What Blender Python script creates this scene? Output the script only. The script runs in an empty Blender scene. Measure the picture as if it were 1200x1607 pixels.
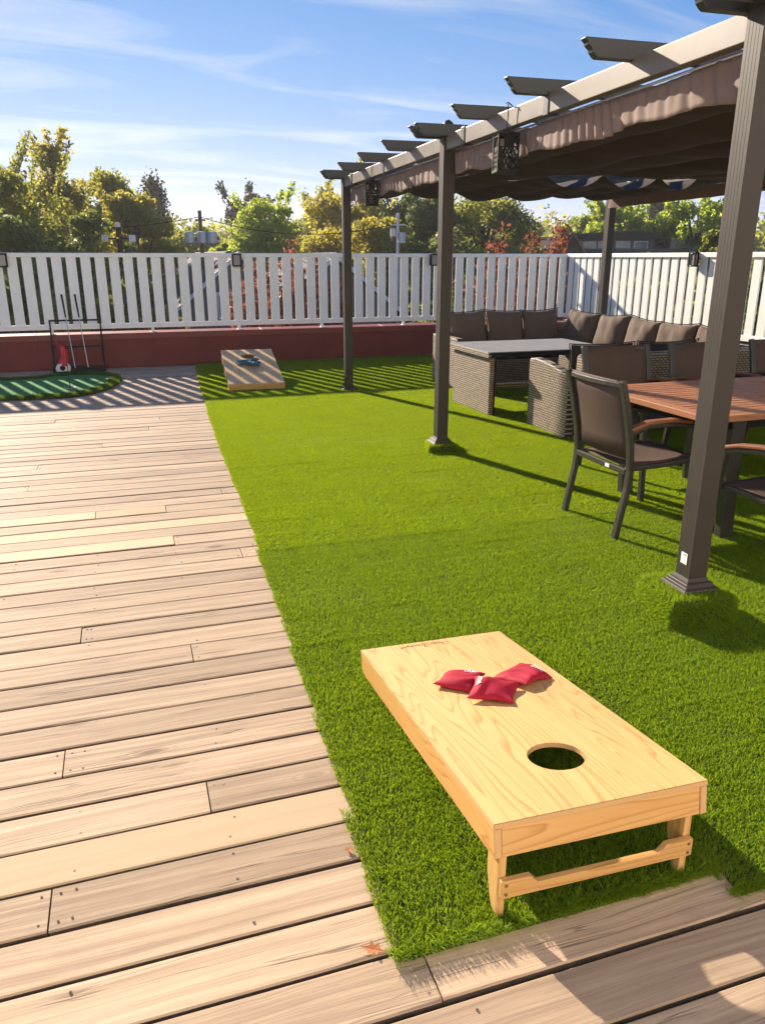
import bpy, bmesh, math, random
import numpy as np
from mathutils import Vector, Matrix
R = math.radians
random.seed(11)
rng = np.random.default_rng(11)
scene = bpy.context.scene

# ------------------------------------------------------------------ camera, sky, sun, exposure
H = 1.5
cam_d = bpy.data.cameras.new('camera'); cam = bpy.data.objects.new('camera', cam_d)
scene.collection.objects.link(cam); scene.camera = cam
cam.location = (0, 0, H); cam.rotation_euler = (R(90 - 18.34), 0, R(-17.98))
cam_d.sensor_fit = 'HORIZONTAL'; cam_d.sensor_width = 36; cam_d.lens = 36.15
cam_d.clip_start = 0.05; cam_d.clip_end = 3000

SUN_EL, SUN_AZ = 24.0, 18.5          # azimuth measured from +Y towards -X
sd = Vector((-math.sin(R(SUN_AZ)) * math.cos(R(SUN_EL)), math.cos(R(SUN_AZ)) * math.cos(R(SUN_EL)), math.sin(R(SUN_EL))))
sun_d = bpy.data.lights.new('sun', 'SUN'); sun = bpy.data.objects.new('sun', sun_d)
scene.collection.objects.link(sun)
sun_d.energy = 3.0; sun_d.angle = R(1.0); sun_d.color = (1.0, 0.85, 0.67)
sun.rotation_euler = sd.to_track_quat('Z', 'Y').to_euler(); sun.location = (-10, 30, 20)

world = bpy.data.worlds.new('World'); scene.world = world; world.use_nodes = True
wn = world.node_tree; wn.nodes.clear()
def wnode(t, **k):
    n = wn.nodes.new(t)
    for a, b in k.items(): setattr(n, a, b)
    return n
wo = wnode('ShaderNodeOutputWorld'); wb = wnode('ShaderNodeBackground'); wb.inputs['Strength'].default_value = 0.090
sky = wnode('ShaderNodeTexSky'); sky.sky_type = 'NISHITA'; sky.sun_disc = False
sky.sun_elevation = R(SUN_EL); sky.sun_rotation = R(-SUN_AZ); sky.altitude = 0; sky.air_density = 0.6; sky.dust_density = 0.0; sky.ozone_density = 4.0
tc = wnode('ShaderNodeTexCoord'); sep = wnode('ShaderNodeSeparateXYZ'); wn.links.new(tc.outputs['Generated'], sep.inputs[0])
def wmath(op, a, b=None):
    n = wnode('ShaderNodeMath', operation=op)
    for i, v in enumerate((a, b)):
        if v is None: continue
        if isinstance(v, (int, float)): n.inputs[i].default_value = v
        else: wn.links.new(v, n.inputs[i])
    return n.outputs[0]
den = wmath('ADD', wmath('MAXIMUM', sep.outputs['Z'], 0.0), 0.16)
cmb = wnode('ShaderNodeCombineXYZ')
wn.links.new(wmath('DIVIDE', sep.outputs['X'], den), cmb.inputs[0]); wn.links.new(wmath('DIVIDE', sep.outputs['Y'], den), cmb.inputs[1])
mp = wnode('ShaderNodeMapping'); mp.inputs['Rotation'].default_value = (0, 0, R(-26)); mp.inputs['Scale'].default_value = (0.55, 1.5, 1); mp.inputs['Location'].default_value = (0.35, 3.1, 0)
wn.links.new(cmb.outputs[0], mp.inputs[0])
nz = wnode('ShaderNodeTexNoise'); nz.inputs['Scale'].default_value = 1.9; nz.inputs['Detail'].default_value = 7; nz.inputs['Roughness'].default_value = 0.56; nz.inputs['Distortion'].default_value = 0.9
wn.links.new(mp.outputs[0], nz.inputs['Vector'])
cr = wnode('ShaderNodeValToRGB'); cr.color_ramp.elements[0].position = 0.485; cr.color_ramp.elements[1].position = 0.74
wn.links.new(nz.outputs['Fac'], cr.inputs[0])
# soft shoulder over the whole dome (as a camera's tone curve does), then a little saturation
sc_ = wnode('ShaderNodeSeparateColor'); wn.links.new(sky.outputs[0], sc_.inputs[0]); c2_ = wnode('ShaderNodeCombineColor')
for i, k in enumerate((1.08, 0.945, 1.0)): wn.links.new(wmath('MULTIPLY', k, wmath('DIVIDE', sc_.outputs[i], wmath('ADD', wmath('MULTIPLY', sc_.outputs[i], 1 / 4.5), 1.0))), c2_.inputs[i])
hs = wnode('ShaderNodeHueSaturation'); hs.inputs['Saturation'].default_value = 1.48; hs.inputs['Value'].default_value = 1.0
wn.links.new(c2_.outputs[0], hs.inputs['Color'])
bw = wnode('ShaderNodeRGBToBW'); wn.links.new(c2_.outputs[0], bw.inputs[0])
cc = wnode('ShaderNodeCombineColor')
for i, k in enumerate((1.12, 1.16, 1.22)): wn.links.new(wmath('ADD', wmath('MULTIPLY', bw.outputs[0], k), 0.75), cc.inputs[i])
mx = wnode('ShaderNodeMix', data_type='RGBA'); wn.links.new(wmath('MULTIPLY', cr.outputs[0], 0.52), mx.inputs[0])
wn.links.new(hs.outputs[0], mx.inputs[6]); wn.links.new(cc.outputs[0], mx.inputs[7])
wn.links.new(mx.outputs[2], wb.inputs['Color']); wn.links.new(wb.outputs[0], wo.inputs['Surface'])

scene.view_settings.view_transform = 'Standard'; scene.view_settings.look = 'None'
scene.view_settings.exposure = 1.92; scene.view_settings.gamma = 1.0; scene.view_settings.use_curve_mapping = False
scene.render.engine = 'CYCLES'
cy = scene.cycles
cy.max_bounces = 7; cy.diffuse_bounces = 4; cy.glossy_bounces = 2; cy.transmission_bounces = 4; cy.transparent_max_bounces = 6
cy.caustics_reflective = False; cy.caustics_refractive = False; cy.use_denoising = True; cy.use_adaptive_sampling = True; cy.adaptive_threshold = 0.015
try: cy.denoiser = 'OPENIMAGEDENOISE'
except Exception: pass

# ------------------------------------------------------------------ helpers
def link(o): scene.collection.objects.link(o); return o
def tag(o, label=None, cat=None, group=None, kind=None):
    if label: o['label'] = label
    if cat: o['category'] = cat
    if group: o['group'] = group
    if kind: o['kind'] = kind
    return o
def empty(name, loc=(0, 0, 0), rz=0.0, label=None, cat=None, group=None):
    o = bpy.data.objects.new(name, None); o.location = loc; o.rotation_euler = (0, 0, rz); o.empty_display_size = 0.1
    link(o); return tag(o, label, cat, group)
def copy_tree(o, parent=None):
    c = o.copy(); link(c); c.parent = parent
    for ch in list(o.children): copy_tree(ch, c)
    return c

class MB:
    def __init__(s): s.v = []; s.f = []; s.mi = []
    def add(s, vs, fs, mi=0, M=None):
        n = len(s.v)
        for p in vs:
            p = Vector(p)
            if M is not None: p = M @ p
            s.v.append(tuple(p))
        for f in fs: s.f.append(tuple(i + n for i in f)); s.mi.append(mi)
        return s
    def box(s, x0, x1, y0, y1, z0, z1, mi=0, M=None):
        vs = [(x0, y0, z0), (x1, y0, z0), (x1, y1, z0), (x0, y1, z0), (x0, y0, z1), (x1, y0, z1), (x1, y1, z1), (x0, y1, z1)]
        return s.add(vs, [(0, 3, 2, 1), (4, 5, 6, 7), (0, 1, 5, 4), (1, 2, 6, 5), (2, 3, 7, 6), (3, 0, 4, 7)], mi, M)
    def prism(s, poly, a, b, axis='z', mi=0, M=None):
        n = len(poly)
        def P(p, t):
            if axis == 'z': return (p[0], p[1], t)
            if axis == 'y': return (p[0], t, p[1])
            return (t, p[0], p[1])
        vs = [P(p, a) for p in poly] + [P(p, b) for p in poly]
        fs = [tuple(range(n))[::-1], tuple(range(n, 2 * n))] + [(i, (i + 1) % n, n + (i + 1) % n, n + i) for i in range(n)]
        return s.add(vs, fs, mi, M)
    def sweep(s, pts, prof, up=(0, 0, 1), mi=0, caps=True, M=None, scales=None):
        pts = [Vector(p) for p in pts]; n = len(prof); vs = []; up = Vector(up)
        for i, p in enumerate(pts):
            d = (pts[min(i + 1, len(pts) - 1)] - pts[max(i - 1, 0)]).normalized()
            sx = d.cross(up)
            if sx.length < 1e-5: sx = d.cross(Vector((0, 1, 0)))
            sx.normalize(); sy = sx.cross(d).normalized(); k = scales[i] if scales else 1
            for a, b in prof: vs.append(p + sx * a * k + sy * b * k)
        fs = [(i * n + j, i * n + (j + 1) % n, (i + 1) * n + (j + 1) % n, (i + 1) * n + j) for i in range(len(pts) - 1) for j in range(n)]
        if caps: fs += [tuple(range(n))[::-1], tuple(range((len(pts) - 1) * n, len(pts) * n))]
        return s.add(vs, fs, mi, M)
    def tube(s, pts, r, seg=8, mi=0, up=(0, 0, 1), scales=None):
        return s.sweep(pts, [(r * math.cos(2 * math.pi * k / seg), r * math.sin(2 * math.pi * k / seg)) for k in range(seg)], up, mi, scales=scales)
    def bar(s, pts, w, h, up=(0, 0, 1), mi=0, scales=None):
        return s.sweep(pts, [(-w / 2, -h / 2), (w / 2, -h / 2), (w / 2, h / 2), (-w / 2, h / 2)], up, mi, scales=scales)
    def lathe(s, prof, seg=16, mi=0, M=None):
        vs = []; n = len(prof)
        for k in range(seg):
            a = 2 * math.pi * k / seg
            vs += [(r * math.cos(a), r * math.sin(a), z) for r, z in prof]
        fs = [(k * n + j, ((k + 1) % seg) * n + j, ((k + 1) % seg) * n + j + 1, k * n + j + 1) for k in range(seg) for j in range(n - 1)]
        return s.add(vs, fs, mi, M)
    def mesh(s, name, mats, smooth=False):
        me = bpy.data.meshes.new(name); me.from_pydata(s.v, [], s.f)
        for m in (mats if isinstance(mats, (list, tuple)) else [mats]): me.materials.append(m)
        if any(s.mi): me.polygons.foreach_set('material_index', s.mi)
        if smooth: me.polygons.foreach_set('use_smooth', [True] * len(s.f))
        bm = bmesh.new(); bm.from_mesh(me); bmesh.ops.recalc_face_normals(bm, faces=bm.faces); bm.to_mesh(me); bm.free()
        me.update(); return me
    def build(s, name, mats, parent=None, loc=None, smooth=False, bevel=0.0, seg=2, rz=0.0):
        o = link(bpy.data.objects.new(name, s.mesh(name, mats, smooth)))
        if parent is not None: o.parent = parent
        if loc is not None: o.location = loc
        if rz: o.rotation_euler[2] = rz
        if bevel:
            b = o.modifiers.new('bevel', 'BEVEL'); b.width = bevel; b.segments = seg; b.limit_method = 'ANGLE'; b.angle_limit = R(40); b.harden_normals = False
        return o

def np_mesh(name, V, F, mats, attrs=None, smooth=False, mi=None):
    """V (n,3); F list of arrays (m,k)"""
    me = bpy.data.meshes.new(name); V = np.asarray(V, np.float32)
    me.vertices.add(len(V)); me.vertices.foreach_set('co', V.ravel())
    tot = sum(f.size for f in F); loops = np.concatenate([f.ravel() for f in F]).astype(np.int32)
    cnt = np.concatenate([np.full(len(f), f.shape[1]) for f in F]).astype(np.int32)
    me.loops.add(tot); me.loops.foreach_set('vertex_index', loops)
    me.polygons.add(len(cnt)); st = np.concatenate([[0], np.cumsum(cnt)[:-1]]).astype(np.int32)
    me.polygons.foreach_set('loop_start', st)
    try: me.polygons.foreach_set('loop_total', cnt)
    except Exception: pass
    if smooth: me.polygons.foreach_set('use_smooth', np.ones(len(cnt), bool))
    for m in (mats if isinstance(mats, (list, tuple)) else [mats]): me.materials.append(m)
    if mi is not None: me.polygons.foreach_set('material_index', np.asarray(mi, np.int32))
    me.update(calc_edges=True)
    for k, a in (attrs or {}).items():
        at = me.attributes.new(k, 'FLOAT', 'POINT'); at.data.foreach_set('value', np.asarray(a, np.float32))
    return me

# ---- material toolkit
class NT:
    def __init__(s, name):
        s.m = bpy.data.materials.new(name); s.m.use_nodes = True; s.t = s.m.node_tree; s.t.nodes.clear()
        s.out = s.n('ShaderNodeOutputMaterial')
    def n(s, t, **k):
        nd = s.t.nodes.new(t)
        for a, b in k.items(): setattr(nd, a, b)
        return nd
    def put(s, sock, v):
        if v is None: return
        if isinstance(v, bpy.types.NodeSocket): s.t.links.new(v, sock)
        elif isinstance(v, (tuple, list)) and len(v) == 3 and sock.type == 'RGBA': sock.default_value = (*v, 1)
        else: sock.default_value = v
    def coord(s, kind='Object'): return s.n('ShaderNodeTexCoord').outputs[kind]
    def pos(s): return s.n('ShaderNodeNewGeometry').outputs['Position']
    def map(s, v, scale=(1, 1, 1), loc=(0, 0, 0), rot=(0, 0, 0)):
        nd = s.n('ShaderNodeMapping'); s.put(nd.inputs[0], v); nd.inputs['Scale'].default_value = scale; nd.inputs['Rotation'].default_value = rot
        s.put(nd.inputs['Location'], loc); return nd.outputs[0]
    def noise(s, v, scale=5, detail=4, rough=0.5, dist=0.0, col=False):
        nd = s.n('ShaderNodeTexNoise'); s.put(nd.inputs['Vector'], v); nd.inputs['Scale'].default_value = scale; nd.inputs['Detail'].default_value = detail
        nd.inputs['Roughness'].default_value = rough; nd.inputs['Distortion'].default_value = dist
        return nd.outputs['Color' if col else 'Fac']
    def voro(s, v, scale=5, feature='F1', out='Distance', rnd=1.0):
        nd = s.n('ShaderNodeTexVoronoi', feature=feature); s.put(nd.inputs['Vector'], v); nd.inputs['Scale'].default_value = scale; nd.inputs['Randomness'].default_value = rnd
        return nd.outputs[out]
    def math(s, op, a, b=None, c=None, clamp=False):
        nd = s.n('ShaderNodeMath', operation=op, use_clamp=clamp)
        for i, v in enumerate((a, b, c)): s.put(nd.inputs[i], v)
        return nd.outputs[0]
    def vadd(s, a, b):
        nd = s.n('ShaderNodeVectorMath', operation='ADD'); s.put(nd.inputs[0], a); s.put(nd.inputs[1], b); return nd.outputs[0]
    def ramp(s, f, stops, interp='LINEAR'):
        nd = s.n('ShaderNodeValToRGB'); s.put(nd.inputs[0], f); e = nd.color_ramp; e.interpolation = interp
        while len(e.elements) < len(stops): e.elements.new(0.5)
        for el, (p, c) in zip(e.elements, stops):
            el.position = p; el.color = (*c, 1) if isinstance(c, (tuple, list)) else (c, c, c, 1)
        return nd.outputs[0]
    def mix(s, f, a, b, mode='MIX'):
        nd = s.n('ShaderNodeMix', data_type='RGBA', blend_type=mode); s.put(nd.inputs[0], f); s.put(nd.inputs[6], a); s.put(nd.inputs[7], b); return nd.outputs[2]
    def sep(s, v): return s.n('ShaderNodeSeparateXYZ', ) if v is None else s._sep(v)
    def _sep(s, v):
        nd = s.n('ShaderNodeSeparateXYZ'); s.put(nd.inputs[0], v); return nd.outputs
    def comb(s, x, y, z):
        nd = s.n('ShaderNodeCombineXYZ')
        for i, v in enumerate((x, y, z)): s.put(nd.inputs[i], v)
        return nd.outputs[0]
    def attr(s, name): return s.n('ShaderNodeAttribute', attribute_name=name).outputs['Fac']
    def objrand(s): return s.n('ShaderNodeObjectInfo').outputs['Random']
    def bump(s, h, strength=0.3, dist=0.01):
        nd = s.n('ShaderNodeBump'); s.put(nd.inputs['Height'], h); nd.inputs['Strength'].default_value = strength; nd.inputs['Distance'].default_value = dist; return nd.outputs[0]
    def pbsdf(s, col, rough=0.5, metal=0.0, normal=None, spec=0.5, **k):
        nd = s.n('ShaderNodeBsdfPrincipled'); s.put(nd.inputs['Base Color'], col); s.put(nd.inputs['Roughness'], rough); s.put(nd.inputs['Metallic'], metal)
        s.put(nd.inputs['Specular IOR Level'], spec); s.put(nd.inputs['Normal'], normal)
        for a, b in k.items(): s.put(nd.inputs[a], b)
        return nd.outputs[0]
    def transl(s, col, normal=None):
        nd = s.n('ShaderNodeBsdfTranslucent'); s.put(nd.inputs['Color'], col); s.put(nd.inputs['Normal'], normal); return nd.outputs[0]
    def mixs(s, f, a, b):
        nd = s.n('ShaderNodeMixShader'); s.put(nd.inputs[0], f); s.put(nd.inputs[1], a); s.put(nd.inputs[2], b); return nd.outputs[0]
    def done(s, sh): s.t.links.new(sh, s.out.inputs['Surface']); return s.m

def plain(name, col, rough=0.5, metal=0.0, var=0.12, nscale=14, bump=0.0, bscale=120, spec=0.5):
    t = NT(name); c = t.coord()
    n = t.noise(c, nscale, 5, 0.6)
    k = t.ramp(n, [(0.25, 1 - var), (0.75, 1 + var)])
    colr = t.mix(1.0, col, k, 'MULTIPLY')
    nb = t.bump(t.noise(c, bscale, 3), bump, 0.003) if bump else None
    rr = t.math('ADD', rough - 0.06, t.math('MULTIPLY', n, 0.12))
    return t.done(t.pbsdf(colr, rr, metal, nb, spec))

def deck_wood(name, lo, hi, crack=1.0, grain=1.0):
    t = NT(name); c = t.coord(); rnd = t.objrand()
    off = t.comb(t.math('MULTIPLY', rnd, 37.0), t.math('MULTIPLY', rnd, 91.0), t.math('MULTIPLY', rnd, 13.0))
    p = t.vadd(c, off)
    warp = t.noise(t.map(p, (1.3, 7, 1)), 1.0, 3, 0.5)
    s = t._sep(p)
    y2 = t.math('ADD', s[1], t.math('MULTIPLY', t.math('SUBTRACT', warp, 0.5), 0.055))
    pw = t.comb(s[0], y2, 0.0)
    fine = t.noise(t.map(pw, (2.2, 210, 1)), 1.0, 4, 0.6)
    med = t.noise(t.map(pw, (0.9, 42, 1)), 1.0, 5, 0.6)
    blot = t.noise(t.map(p, (2.4, 9, 1)), 1.0, 4, 0.55)
    dirt = t.noise(t.map(p, (5, 16, 1)), 1.0, 6, 0.7)
    col = t.mix(t.ramp(med, [(0.30, 0.0), (0.70, 1.0)]), lo, hi)
    col = t.mix(t.ramp(fine, [(0.30, 0.46 * grain), (0.54, 0.0)]), col, tuple(x * 0.5 for x in lo))
    col = t.mix(t.ramp(blot, [(0.48, 0.0), (0.78, 0.50 * grain)]), col, (0.31, 0.235, 0.165))
    col = t.mix(t.ramp(dirt, [(0.56, 0.0), (0.75, 0.30 * grain)]), col, (0.16, 0.12, 0.10))
    # long drying cracks that follow the grain
    ck = t.noise(t.map(pw, (0.55, 19, 1)), 1.0, 3, 0.5)
    band = t.math('ABSOLUTE', t.math('SUBTRACT', ck, 0.5))
    gate = t.ramp(t.noise(t.map(p, (1.1, 5, 1), loc=(7, 3, 0)), 1.0, 2), [(0.47, 0.0), (0.55, 1.0)])
    crk = t.math('MULTIPLY', t.math('MULTIPLY', t.ramp(band, [(0.0035, 1.0), (0.010, 0.0)]), gate), crack)
    # knots
    kd = t.voro(t.map(pw, (1.7, 5.5, 1)), 1.0); kmask = t.ramp(kd, [(0.055, 1.0), (0.10, 0.0)])
    ring = t.math('SINE', t.math('MULTIPLY', kd, 150.0))
    kcol = t.mix(t.math('MULTIPLY', kmask, 0.7), col, (0.13, 0.085, 0.055))
    ringm = t.math('MULTIPLY', t.ramp(kd, [(0.06, 0.0), (0.10, 0.30), (0.2, 0.0)]), t.math('ADD', t.math('MULTIPLY', ring, 0.5), 0.5))
    col = t.mix(ringm, kcol, (0.17, 0.115, 0.08))
    col = t.mix(t.math('MULTIPLY', t.math('MULTIPLY', crk, t.ramp(fine, [(0.35, 1.0), (0.62, 0.25)])), 0.72), col, (0.035, 0.025, 0.02))
    br = t.ramp(rnd, [(0, 0.80), (0.5, 1.0), (1, 1.14)])
    col = t.mix(1.0, col, br, 'MULTIPLY')
    h = t.math('SUBTRACT', t.math('ADD', t.math('MULTIPLY', fine, 0.5), t.math('MULTIPLY', med, 0.4)), t.math('MULTIPLY', crk, 1.6))
    return t.done(t.pbsdf(col, 0.72, 0, t.bump(h, 0.26 * (0.4 + 0.6 * grain), 0.004), 0.12))

def pine(name, axis=1, base=(0.66, 0.435, 0.185), dark=(0.42, 0.20, 0.055), rough=0.42):
    """clear-coated pine; grain runs along the given object axis, cathedral loops come from contour lines of slow noise"""
    t = NT(name); c = t.coord(); s = t._sep(c)
    al = s[axis]; ac = t.math('ADD', s[(axis + 1) % 3], t.math('MULTIPLY', s[(axis + 2) % 3], 0.83))
    rnd = t.objrand(); q = t.comb(t.math('ADD', t.math('MULTIPLY', ac, 8.5), t.math('MULTIPLY', rnd, 20.0)), t.math('MULTIPLY', al, 0.62), t.math('MULTIPLY', rnd, 7.0))
    n1 = t.noise(q, 1.0, 2, 0.45, 0.25)
    wig = t.noise(t.comb(t.math('MULTIPLY', ac, 30.0), t.math('MULTIPLY', al, 5.0), 0.0), 1.0, 2)
    ph = t.math('ADD', t.math('MULTIPLY', n1, 25.0), t.math('MULTIPLY', wig, 0.55))
    saw = t.math('FRACT', ph)
    line = t.ramp(saw, [(0.0, 0.0), (0.62, 0.16), (0.86, 0.75), (0.93, 1.0), (1.0, 0.0)])
    fib = t.noise(t.comb(t.math('MULTIPLY', ac, 260.0), t.math('MULTIPLY', al, 4.0), 0.0), 1.0, 3)
    tone = t.noise(t.comb(t.math('MULTIPLY', ac, 3.0), t.math('MULTIPLY', al, 0.6), t.math('MULTIPLY', rnd, 9.0)), 1.0, 2)
    col = t.mix(t.math('MULTIPLY', line, 0.72), base, dark)
    col = t.mix(t.ramp(fib, [(0.35, 0.16), (0.6, 0.0)]), col, dark)
    col = t.mix(1.0, col, t.ramp(tone, [(0.3, 0.90), (0.7, 1.07)]), 'MULTIPLY')
    return t.done(t.pbsdf(col, rough, 0, t.bump(t.math('ADD', line, fib), 0.06, 0.002), 0.4))

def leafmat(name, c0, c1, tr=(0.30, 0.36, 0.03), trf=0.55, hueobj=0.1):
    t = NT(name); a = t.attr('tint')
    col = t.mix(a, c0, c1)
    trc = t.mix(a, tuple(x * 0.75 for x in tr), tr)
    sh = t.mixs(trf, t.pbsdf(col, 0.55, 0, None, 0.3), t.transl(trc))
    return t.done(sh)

def turfmat(name, dark, light, tr, trf=0.45):
    t = NT(name); a = t.attr('tint'); hgt = t.attr('tip'); p = t.pos()
    big = t.noise(t.map(p, (0.55, 0.9, 1)), 1.0, 4, 0.6); mid = t.noise(t.map(p, (3.2, 4.5, 1)), 1.0, 4, 0.6)
    w = t.math('MULTIPLY', t.ramp(big, [(0.50, 0.0), (0.74, 1.0)]), t.ramp(mid, [(0.38, 0.0), (0.62, 1.0)]))
    col = t.mix(a, dark, light)
    col = t.mix(t.math('MULTIPLY', w, 0.45), col, (0.36, 0.45, 0.08))
    col = t.mix(1.0, col, t.ramp(mid, [(0.3, 0.88), (0.7, 1.1)]), 'MULTIPLY')
    trc = t.mix(t.math('MULTIPLY', w, 0.25), tr, (0.34, 0.38, 0.12))
    return t.done(t.mixs(trf, t.pbsdf(col, 0.6, 0, None, 0.14), t.transl(trc)))

def wicker(name, plane):
    """flat resin weave: plane 'xz','yz','xy' picks the two object axes"""
    t = NT(name); s = t._sep(t.coord())
    u = {'x': 0, 'y': 1, 'z': 2}
    q = t.comb(s[u[plane[0]]], s[u[plane[1]]], 0.0)
    b = t.n('ShaderNodeTexBrick'); t.put(b.inputs['Vector'], q); b.inputs['Scale'].default_value = 1.0; b.offset = 0.5
    b.inputs['Brick Width'].default_value = 0.042; b.inputs['Row Height'].default_value = 0.021; b.inputs['Mortar Size'].default_value = 0.0045; b.inputs['Mortar Smooth'].default_value = 0.5
    b.inputs['Color1'].default_value = (0.47, 0.36, 0.255, 1); b.inputs['Color2'].default_value = (0.34, 0.255, 0.18, 1); b.inputs['Mortar'].default_value = (0.012, 0.010, 0.009, 1)
    h = t.math('SUBTRACT', 1.0, b.outputs['Fac'])
    col = t.mix(t.ramp(t.noise(t.coord(), 30, 3), [(0.4, 0.0), (0.7, 0.35)]), b.outputs['Color'], (0.12, 0.095, 0.075))
    return t.done(t.pbsdf(col, 0.45, 0, t.bump(h, 0.8, 0.006), 0.4))

def fabric(name, col, var=0.15, weave=900, rough=0.85, sheen=0.0, transl=0.0, dirt=0.0):
    t = NT(name); c = t.coord()
    n = t.noise(c, 6, 5, 0.6); w = t.noise(c, weave, 2)
    k = t.mix(1.0, t.ramp(n, [(0.25, 1 - var), (0.75, 1 + var)]), t.ramp(w, [(0.3, 0.85), (0.7, 1.12)]), 'MULTIPLY')
    cc = t.mix(1.0, col, k, 'MULTIPLY')
    b = t.bump(t.math('ADD', t.noise(c, 22, 4), t.math('MULTIPLY', w, 0.3)), 0.18, 0.006)
    sh = t.pbsdf(cc, rough, 0, b, 0.2)
    if transl: sh = t.mixs(transl, sh, t.transl(cc))
    return t.done(sh)

M = {}
M['deck'] = deck_wood('weathered_deck_wood', (0.355, 0.258, 0.178), (0.585, 0.445, 0.312))
M['deck_new'] = deck_wood('new_deck_wood', (0.54, 0.405, 0.26), (0.60, 0.46, 0.30), 0.0, 0.22)
M['deck_side'] = plain('dark_plank_side', (0.075, 0.055, 0.042), 0.9, 0, 0.4, 30)  # side faces darker than the plank tops, so the gaps read black
M['deck_dark'] = plain('dark_joist_wood', (0.04, 0.03, 0.025), 0.9)  # dark wood of the joists, also used on the roof slab
M['screw'] = plain('screw_steel', (0.13, 0.095, 0.07), 0.8, 0.0)
M['pine_top'] = pine('pine_ply_top', 1); M['pine_x'] = pine('pine_rail_x', 0, (0.62, 0.37, 0.14), (0.40, 0.19, 0.05)); M['pine_y'] = pine('pine_rail_y', 1, (0.70, 0.40, 0.14), (0.46, 0.20, 0.05)); M['pine_z'] = pine('pine_leg', 2, (0.64, 0.395, 0.155), (0.42, 0.205, 0.055))
M['white_metal'] = plain('white_powdercoat', (0.88, 0.885, 0.84), 0.42, 0, 0.05, 5)
M['red_metal'] = plain('red_brown_flashing', (0.180, 0.034, 0.026), 0.6, 0, 0.16, 2.5, spec=0.2)
M['red_cap'] = plain('red_brown_cap', (0.22, 0.050, 0.038), 0.5, 0, 0.12, 3, spec=0.3)
M['beam'] = plain('beam_coat_sunlit', (0.150, 0.125, 0.100), 0.42, 0.0, 0.08, 8)  # same coat as the posts, with a sunlit tone put into the colour
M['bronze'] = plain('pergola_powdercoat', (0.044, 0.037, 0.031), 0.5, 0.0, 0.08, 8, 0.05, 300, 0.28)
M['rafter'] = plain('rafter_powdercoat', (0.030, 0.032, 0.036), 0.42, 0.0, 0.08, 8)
M['black'] = plain('black_metal', (0.0085, 0.0082, 0.0082), 0.55, 0.0, 0.1, 20, spec=0.2)
M['frosted'] = plain('frosted_panel', (0.30, 0.29, 0.27), 0.35)
M['canopy'] = fabric('canopy_cloth_shaded', (0.058, 0.043, 0.038), 0.10, 700, 0.8, 0, 0.0)  # same cloth as the valance, the underside's shade put into the colour
M['valance'] = fabric('canopy_cloth_sunlit', (0.24, 0.175, 0.150), 0.10, 700, 0.8, 0, 0.0)  # same cloth as the canopy, lightened in colour to look sunlit
M['cushion'] = fabric('charcoal_cushion_cloth', (0.150, 0.113, 0.090), 0.12, 900)
M['seatcush'] = fabric('dark_seat_cloth', (0.028, 0.026, 0.027), 0.12, 900)
M['wick_yz'] = wicker('wicker_side', 'yz'); M['wick_xz'] = wicker('wicker_front', 'xz'); M['wick_xy'] = wicker('wicker_flat', 'xy')
M['slat_grey'] = plain('grey_table_slat', (0.30, 0.295, 0.285), 0.5, 0, 0.12, 9)
M['sling'] = fabric('brown_sling_mesh', (0.115, 0.078, 0.062), 0.10, 520, 0.7, 0, 0.18)
M['chair_metal'] = plain('chair_bronze_metal', (0.050, 0.046, 0.040), 0.38, 0.25, 0.08, 10)
M['teak'] = pine('teak_slat', 0, (0.37, 0.165, 0.078), (0.22, 0.082, 0.036), 0.5); M['teak_y'] = pine('teak_board', 1, (0.40, 0.18, 0.085), (0.24, 0.09, 0.04), 0.5)
M['teak_arm'] = pine('teak_arm', 1, (0.26, 0.10, 0.045), (0.15, 0.05, 0.022), 0.45)
M['red_cloth'] = fabric('red_bag_cloth', (0.36, 0.012, 0.035), 0.10, 700, 0.7)
M['blue_cloth'] = fabric('teal_bag_cloth', (0.030, 0.120, 0.160), 0.10, 700, 0.7)
M['white_thread'] = plain('white_thread', (0.8, 0.78, 0.78), 0.7)
M['sticker'] = plain('white_sticker', (0.8, 0.8, 0.78), 0.5, 0, 0.03)
M['ink'] = plain('burnt_ink', (0.18, 0.045, 0.02), 0.7)
M['green_felt'] = plain('putting_felt', (0.045, 0.215, 0.055), 0.9, 0, 0.1, 20, 0.3, 500, 0.15)
M['steel'] = plain('putter_steel', (0.5, 0.5, 0.5), 0.3, 0.9)
M['red_plastic'] = plain('red_vinyl', (0.50, 0.02, 0.03), 0.45)
M['white_plastic'] = plain('white_vinyl', (0.75, 0.75, 0.74), 0.45)
M['turf_back'] = plain('turf_backing', (0.03, 0.045, 0.012), 0.95)
M['turf'] = turfmat('turf_fibre', (0.050, 0.112, 0.007), (0.215, 0.335, 0.016), (0.36, 0.50, 0.014))
M['turf_far'] = turfmat('turf_fibre_yellow', (0.095, 0.180, 0.005), (0.245, 0.350, 0.010), (0.43, 0.56, 0.010))
M['turf_mat'] = turfmat('putting_rim_fibre', (0.030, 0.085, 0.010), (0.07, 0.135, 0.018), (0.17, 0.25, 0.02))
M['bark'] = plain('bark', (0.075, 0.055, 0.04), 0.9, 0, 0.3, 3, 0.5, 20)
M['leaf_dry'] = plain('dry_leaf', (0.42, 0.15, 0.05), 0.7)

def P_horizon(px, d):
    """horizontal point seen at horizon pixel column px (photo pixels) at ground distance d"""
    yaw = R(17.98); f = 1269.5; a = yaw + math.atan((px - 600) / f)
    return d * math.sin(a), d * math.cos(a)
def z_at(px, py, d):
    pit = R(18.34); f = 1205; xx = (px - 600) / f; yy = -(py - 803.5) / f
    fwd = math.cos(pit) + yy * math.sin(pit); upz = -math.sin(pit) + yy * math.cos(pit)
    return H + d * upz / math.hypot(fwd, xx)

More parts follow.
